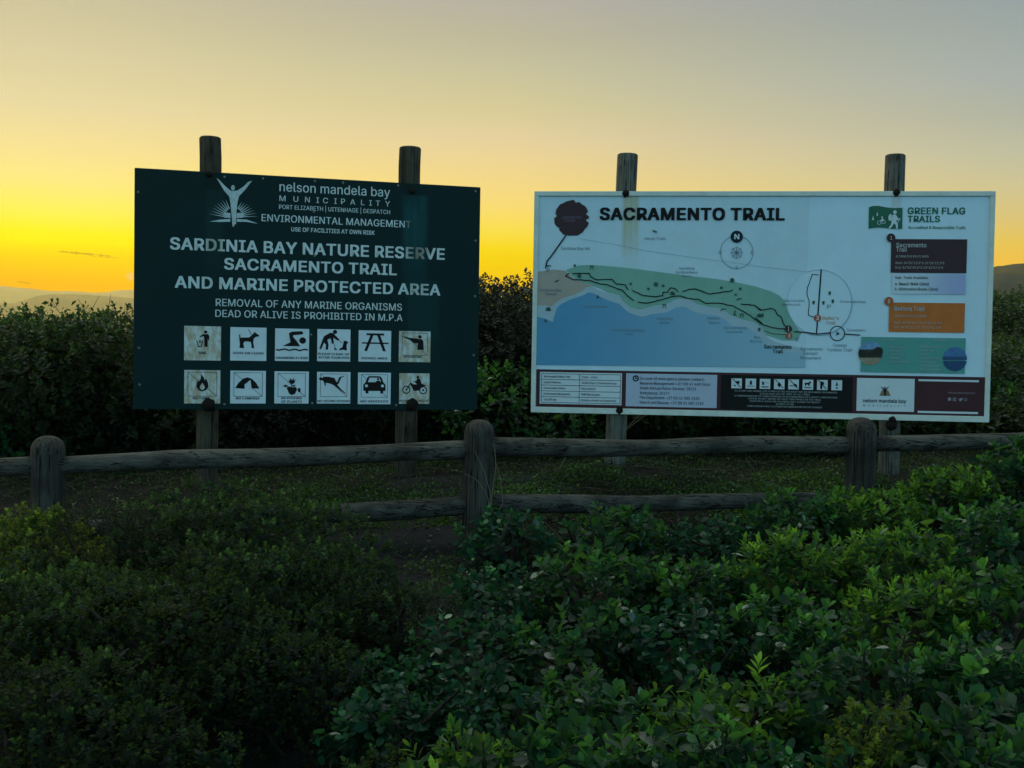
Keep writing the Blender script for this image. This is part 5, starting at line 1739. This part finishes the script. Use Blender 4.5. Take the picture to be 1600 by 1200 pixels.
# ================================================================== dense thicket behind the signs
G1 = 'thicket shrubs behind the signs'
back = [
    (-95, 484, 6.9, .75, 'back', 'leafy dark shrub at the far left edge behind the fence rail', .0, 10),
    (18, 481, 6.5, .62, 'back', 'dark thicket shrub with bare twigs on top at left edge of frame', .12, 16),
    (112, 488, 6.7, .60, 'backglossy', 'dark thicket shrub under the small hill left of the green sign', .0, 8),
    (196, 480, 6.6, .62, 'back', 'dark shrub touching the left edge of the green sign', .08, 6),
    (300, 500, 7.0, .70, 'back', 'dark shrub behind the left post of the green sign', 0, 0),
    (420, 490, 7.1, .70, 'grey', 'dull grey shrub behind the swimmer plate of the green sign', -.1, 0),
    (540, 480, 7.2, .70, 'back', 'dark shrub behind the picnic plate of the green sign', -.05, 0),
    (660, 455, 7.3, .70, 'grey', 'grey shrub behind the right post of the green sign', -.05, 0),
    (775, 427, 7.6, .72, 'grey', 'tall grey leaved bush filling the gap between the two signs', .05, 5),
    (862, 440, 7.3, .66, 'grey', 'grey bush behind the left edge of the white map sign', -.05, 3),
    (790, 560, 6.6, .42, 'backglossy', 'low bright topped shrub in the gap between the two signs', .22, 0),
    (985, 500, 7.2, .75, 'back', 'dark shrub behind the left post of the white map sign', -.05, 0),
    (1110, 520, 7.2, .70, 'back', 'dark shrub behind the middle of the white map sign', .05, 0),
    (1225, 560, 7.0, .62, 'backglossy', 'green shrub showing under the black box of the map sign', .15, 0),
    (1330, 540, 7.2, .70, 'back', 'green shrub behind the emblem box of the map sign', .12, 0),
    (1450, 500, 7.4, .75, 'back', 'green shrub behind the right post of the map sign', .05, 0),
    (1560, 446, 9.6, .95, 'back', 'farthest green shrub below the grey ridge right of the map sign', .10, 0),
    (1640, 452, 9.0, .90, 'back', 'green shrub under the ridge at right edge of frame', .10, 0),
    (1590, 520, 8.0, .72, 'back', 'green shrub halfway down the slope right of the map sign', .16, 0),
    (1575, 590, 7.1, .60, 'backglossy', 'glinting green shrub level with the bottom corner of the map sign', .14, 0),
    (1680, 600, 6.6, .62, 'back', 'green shrub behind the fence rail at right edge of frame', .12, 0),
    (70, 500, 8.6, .95, 'back', 'second row shrub behind the thicket at the left edge of frame', .0, 0),
    (250, 500, 8.8, .95, 'back', 'second row shrub behind the left end of the green sign', .0, 0),
    (800, 446, 9.0, .85, 'back', 'second row shrub closing the gap between the two signs', -.05, 0),
    (900, 470, 9.2, .95, 'back', 'second row shrub behind the wood badge of the map sign', -.05, 0),
]
for i, (x, y, d, rx, sp, lb, tb, tw) in enumerate(back):
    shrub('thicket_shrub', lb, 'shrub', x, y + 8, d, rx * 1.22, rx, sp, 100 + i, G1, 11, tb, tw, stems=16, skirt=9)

# ================================================================== dark bushes left of the path
G2 = 'dark bushes left of the path'
left = [
    (385, 764, 4.10, .50, 'fine', 'dense dark bush with bright tips beside the lower fence rail', .06, 1.0),
    (40, 798, 4.15, .42, 'fineyellow', 'yellow green bush below the leftmost fence post', .06, 1.0),
    (205, 786, 4.12, .42, 'twiggy', 'brownish twiggy bush between the yellow green bush and the dense dark bush', 0, 1.2),
    (430, 848, 3.62, .47, 'fine', 'dark bush bulging over the path below the dense bush', -.04, 1.0),
    (90, 892, 3.45, .50, 'fine', 'dark bush with lit yellowish top at left edge of frame', .08, 1.0),
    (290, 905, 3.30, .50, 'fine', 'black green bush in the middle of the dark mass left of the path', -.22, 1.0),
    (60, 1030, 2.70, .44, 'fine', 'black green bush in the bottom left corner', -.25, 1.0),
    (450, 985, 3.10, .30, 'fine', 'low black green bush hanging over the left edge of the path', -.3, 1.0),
]
for i, (x, y, d, rx, sp, lb, tb, de) in enumerate(left):
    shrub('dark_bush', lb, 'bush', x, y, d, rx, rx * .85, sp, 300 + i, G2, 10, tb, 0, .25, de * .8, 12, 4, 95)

# ================================================================== leafy bank right of the path
G3 = 'leafy plants on the bank right of the path'
bank = [
    (800, 792, 4.45, .24, 'round', 'round leaved plant climbing over the foot of the middle fence post'),
    (965, 795, 4.50, .26, 'glossy', 'glossy plant with yellowish tips in front of the lower rail'),
    (1105, 812, 4.45, .25, 'round', 'dark round leaved plant in front of the lower rail between two posts'),
    (1235, 775, 4.60, .26, 'glossy', 'glossy plant left of the right fence post'),
    (1365, 768, 4.65, .27, 'bright', 'bright upright plant hiding the foot of the right fence post'),
    (1490, 730, 4.80, .30, 'bright', 'bright plant reaching up to the top rail right of the right post'),
    (1610, 688, 4.85, .32, 'glossy', 'tall glossy plant spilling over the top rail at right edge'),
    (775, 868, 3.85, .27, 'round', 'round leaved plant overhanging the path near the middle fence post'),
    (925, 868, 3.85, .27, 'glossy', 'glossy plant second up from the path edge below the lower rail'),
    (1080, 872, 3.85, .27, 'glossy', 'dark glossy plant in the middle of the bank below the lower rail'),
    (1235, 845, 3.90, .27, 'bright', 'bright plant just below the right fence post'),
    (1400, 815, 3.95, .29, 'bright', 'bright upright plant in the upper right of the bank'),
    (1560, 785, 4.00, .30, 'glossy', 'glossy plant below the spilling plant at right edge'),
    (745, 968, 3.25, .25, 'round', 'pale glinting round leaved plant hanging over the path'),
    (905, 950, 3.25, .26, 'glossy', 'glossy plant with arching shoots beside the hanging round leaved plant'),
    (1060, 955, 3.25, .26, 'round', 'dark round leaved plant in a hollow of the bank'),
    (1225, 925, 3.30, .26, 'glossy', 'glossy rosette plant at the middle right of the bank'),
    (1420, 880, 3.35, .27, 'bright', 'brightest yellow green upright plant on the right of the bank'),
    (1570, 890, 3.35, .28, 'glossy', 'glossy rosette plant at right edge of frame'),
    (610, 1062, 2.80, .18, 'round', 'small round leaved plant creeping onto the path'),
    (770, 1060, 2.75, .23, 'round', 'round leaved plant low beside the path'),
    (945, 1050, 2.70, .24, 'glossy', 'large leaved glossy plant in the lower middle of the bank'),
    (1140, 1040, 2.70, .24, 'bright', 'narrow leaved bright plant among the lower glossy plants'),
    (1340, 1015, 2.75, .24, 'glossy', 'glossy rosette plant above the small yellow green shrub'),
    (1540, 1005, 2.75, .25, 'glossy', 'glossy rosette plant in the lower right of the bank'),
    (640, 925, 3.55, .20, 'twiggy', 'dark twiggy low plant on the path edge below the fence gap'),
    (615, 1010, 3.10, .17, 'round', 'dark low round leaved plant closing in on the path'),
    (570, 1165, 2.40, .17, 'fine', 'dark fine leaved plant at the foot of the path'),
    (735, 1160, 2.30, .20, 'bright', 'bright narrow leaved plant at the bottom middle of the picture'),
    (900, 1150, 2.28, .21, 'glossy', 'big leaved glossy plant at the bottom right of the path'),
    (1085, 1140, 2.26, .21, 'glossy', 'glossy plant at the bottom below the narrow leaved bright plant'),
    (1240, 1150, 2.24, .19, 'round', 'round leaved plant at the bottom left of the small yellow green shrub'),
    (1390, 1092, 2.35, .17, 'fineyellow', 'small dense yellow green shrub at the bottom right'),
    (1550, 1120, 2.26, .22, 'glossy', 'glossy plant in the bottom right corner'),
]
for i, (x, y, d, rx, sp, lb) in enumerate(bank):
    shrub('bank_plant', lb, 'plant', x, y + (0 if y < 800 else (-14, 10, 18, -6, 4)[i % 5]), d, rx, rx * .92, sp, 500 + i, G3, 6, (.06 if sp in ('bright', 'fineyellow') else 0) - (.13 if y > 930 else 0) - (.05 if x < 1000 else 0), 0, .2, 1.15, 10)  # nearest plants get a darker leaf tone, painting in their weaker light


# ================================================================== low ground cover and dry stalks
def cover(name, n, xr, yr, mask, T, size, mat, seed, label, up=.5, zoff=.0):
    rs = np.random.RandomState(seed)
    x, y = rs.uniform(*xr, n), rs.uniform(*yr, n)
    ok = mask(x, y, rs)
    x, y = x[ok], y[ok]
    for S_ in (SL, SR):
        for ub in (-.62, -.42, .5, .75) if S_ is SL else (-.62, .76, -.58, .72):
            q_ = S_.base + S_.ax * ub
            keep = (np.hypot((x - q_[0]), (y - q_[1] + .10) * .6) > .10) | (rs.rand(len(x)) < .12)
            x, y = x[keep], y[keep]
    lift = rs.uniform(0, .022, len(x)) * (1 + vnoise(x * 3, y * 3, 4))
    p = np.stack([x, y, ground(x, y) + np.clip(lift, 0, .045) + zoff], 1)
    Y = unit(rs.normal(size=p.shape) * np.array([1, 1, .5]) + np.array([0, 0, up]))
    Z = unit(rs.normal(size=p.shape) * .5 + np.array([0, 0, 1]))
    o = scatter(name, T, p, Y, Z, rs.uniform(*size, len(x)), np.clip(rs.beta(2, 3, len(x)) + .2 * vnoise(x * 2.3, y * 2.1, 2), 0, 1), M[mat], None)
    o['kind'] = 'stuff'
    o['label'] = label
    o['category'] = 'ground cover'
    return o


cover('ground_cover', 40000, (-1.2, 3.2), (4.95, 6.25), lambda x, y, rs: (y < 5.75 + .2 * np.sin(x * 5) + rs.normal(size=len(x)) * .1) & ((vnoise(x * 1.6 + .3, y * 1.9, 3) + .35 + rs.normal(size=len(x)) * .2 + np.where(x > .1, .5, -.1)) > .25),
      tmpl_small(.3), (.012, .026), 'mat', 61, 'low green mat of plants on the ground behind the fence', .9)
cover('ground_cover', 60000, (-3.6, 3.4), (4.95, 6.6), lambda x, y, rs: (vnoise(x * 1.9, y * 2.2, 9) + (y - 5.35) * 1.1 + rs.normal(size=len(x)) * .35) > -.3,
      tmpl_small(.28), (.010, .024), 'back', 63, 'dark low scrub on the soil under the signs up to the thicket', .9)
cover('ground_cover', 9000, (-.9, .4), (3.7, 4.9), lambda x, y, rs: (vnoise(x * 2.6, y * 2.9, 6) + rs.normal(size=len(x)) * .2) > .55,
      tmpl_small(.25), (.012, .024), 'mat', 62, 'sparse low green growth on the soil in front of the lower rail', .8)


def litter(name, n, xr, yr, seed, label, L=(.05, .22)):
    rs = np.random.RandomState(seed)
    V, F = [], []
    for i in range(n):
        x, y = rs.uniform(*xr), rs.uniform(*yr)
        a = rs.uniform(0, 6.28)
        l = rs.uniform(*L)
        pts = []
        for q in np.linspace(-.5, .5, 4):
            xx, yy = x + math.cos(a) * l * q + rs.normal() * .008, y + math.sin(a) * l * q + rs.normal() * .008
            pts.append(np.array([xx, yy, float(ground(xx, yy)) + .008 + rs.uniform(0, .03)]))
        v, f_ = tube(pts, [.0016, .002, .0019, .001], 4, False)
        o = len(V)
        V += v
        F += [tuple(k_ + o for k_ in q_) for q_ in f_]
    o = mesh_obj(name, V, F, M['twig'], None, True)
    o['kind'] = 'stuff'
    o['label'] = label
    o['category'] = 'litter'
    return o


litter('twig_litter', 150, (-1.4, .5), (2.3, 5.6), 71, 'dry twigs scattered over the sandy path and soil')
litter('twig_litter', 420, (-3.2, 2.6), (4.9, 6.5), 72, 'dry twigs lying on the ground behind the fence', (.08, .30))


rs_ = np.random.RandomState(90)
n_ = 2600
x_, y_ = rs_.uniform(-2.2, .9, n_), rs_.uniform(2.1, 5.6, n_)
p_ = np.stack([x_, y_, ground(x_, y_) + rs_.uniform(.006, .014, n_)], 1)
fl = scatter('leaf_litter', tmpl_small(.3), p_, unit(rs_.normal(size=p_.shape) * np.array([1, 1, .15])), unit(rs_.normal(size=p_.shape) * .25 + np.array([0, 0, 1])),
             rs_.uniform(.012, .034, n_), rs_.rand(n_), leafmat('fallen_leaf', (.03, .022, .014), (.06, .045, .028), (.10, .075, .04), .05, .7, .1, False), None)
fl['kind'] = 'stuff'
fl['label'] = 'brown fallen leaves on the footpath and soil'
fl['category'] = 'litter'


def stalks(label, defs, loc):
    root = thing('dry_grass', label, 'grass', loc)
    for pts in defs:
        q = [P(*p) - np.array(loc) for p in pts]
        n = len(q)
        v, f_ = tube(q, [.0022 * (1 - .6 * i / n) for i in range(n)], 5, False)
        mesh_obj('blade', v, f_, M['dry'], root, True)


b0 = P(764, 800, 4.66)
stalks('pale dry grass stalks bent across the middle fence post', [
    [(766, 815, 4.66), (765, 790, 4.66), (760, 770, 4.655), (745, 750, 4.655), (726, 740, 4.66)],
    [(766, 815, 4.67), (768, 780, 4.665), (775, 730, 4.69), (773, 700, 4.70), (771, 690, 4.70)],
    [(768, 815, 4.68), (766, 770, 4.665), (758, 740, 4.66), (742, 705, 4.67)],
    [(770, 820, 4.7), (786, 785, 4.7), (782, 750, 4.72), (776, 725, 4.72)]], tuple(b0))
b1 = P(985, 668, 6.25)
stalks('two pale dry stalks beside the left post under the map sign', [
    [(978, 672, 6.2), (988, 664, 6.2), (1003, 652, 6.2), (1018, 645, 6.22)], [(980, 668, 6.22), (990, 658, 6.22), (1005, 645, 6.24)]], tuple(b1))
b2 = P(870, 730, 5.6)
stalks('thin dry grass on the soil left of the map sign post', [
    [(874, 732, 5.5), (880, 722, 5.5), (886, 712, 5.5)], [(800, 775, 5.0), (812, 764, 5.0), (824, 754, 5.02)], [(1165, 715, 5.6), (1172, 727, 5.6), (1180, 736, 5.6)]], tuple(b2))

# ================================================================== evening haze
bm = bmesh.new()
box_bm(bm, -2600, 2600, -2600, 2600, -11, HAZE_TOP)
hz = bm_obj('haze', bm, bpy.data.materials.new('evening_haze'))
m = hz.data.materials[0]
m.use_nodes = True
m.node_tree.nodes.clear()
o_ = m.node_tree.nodes.new('ShaderNodeOutputMaterial')
pv_ = m.node_tree.nodes.new('ShaderNodeVolumePrincipled')
pv_.inputs['Color'].default_value = (1.0, .74, .12, 1)
pv_.inputs['Density'].default_value = HAZE
pv_.inputs['Anisotropy'].default_value = .75
m.node_tree.links.new(pv_.outputs[0], o_.inputs['Volume'])
hz['kind'] = 'stuff'
hz['label'] = 'thin golden evening haze over the far hills'
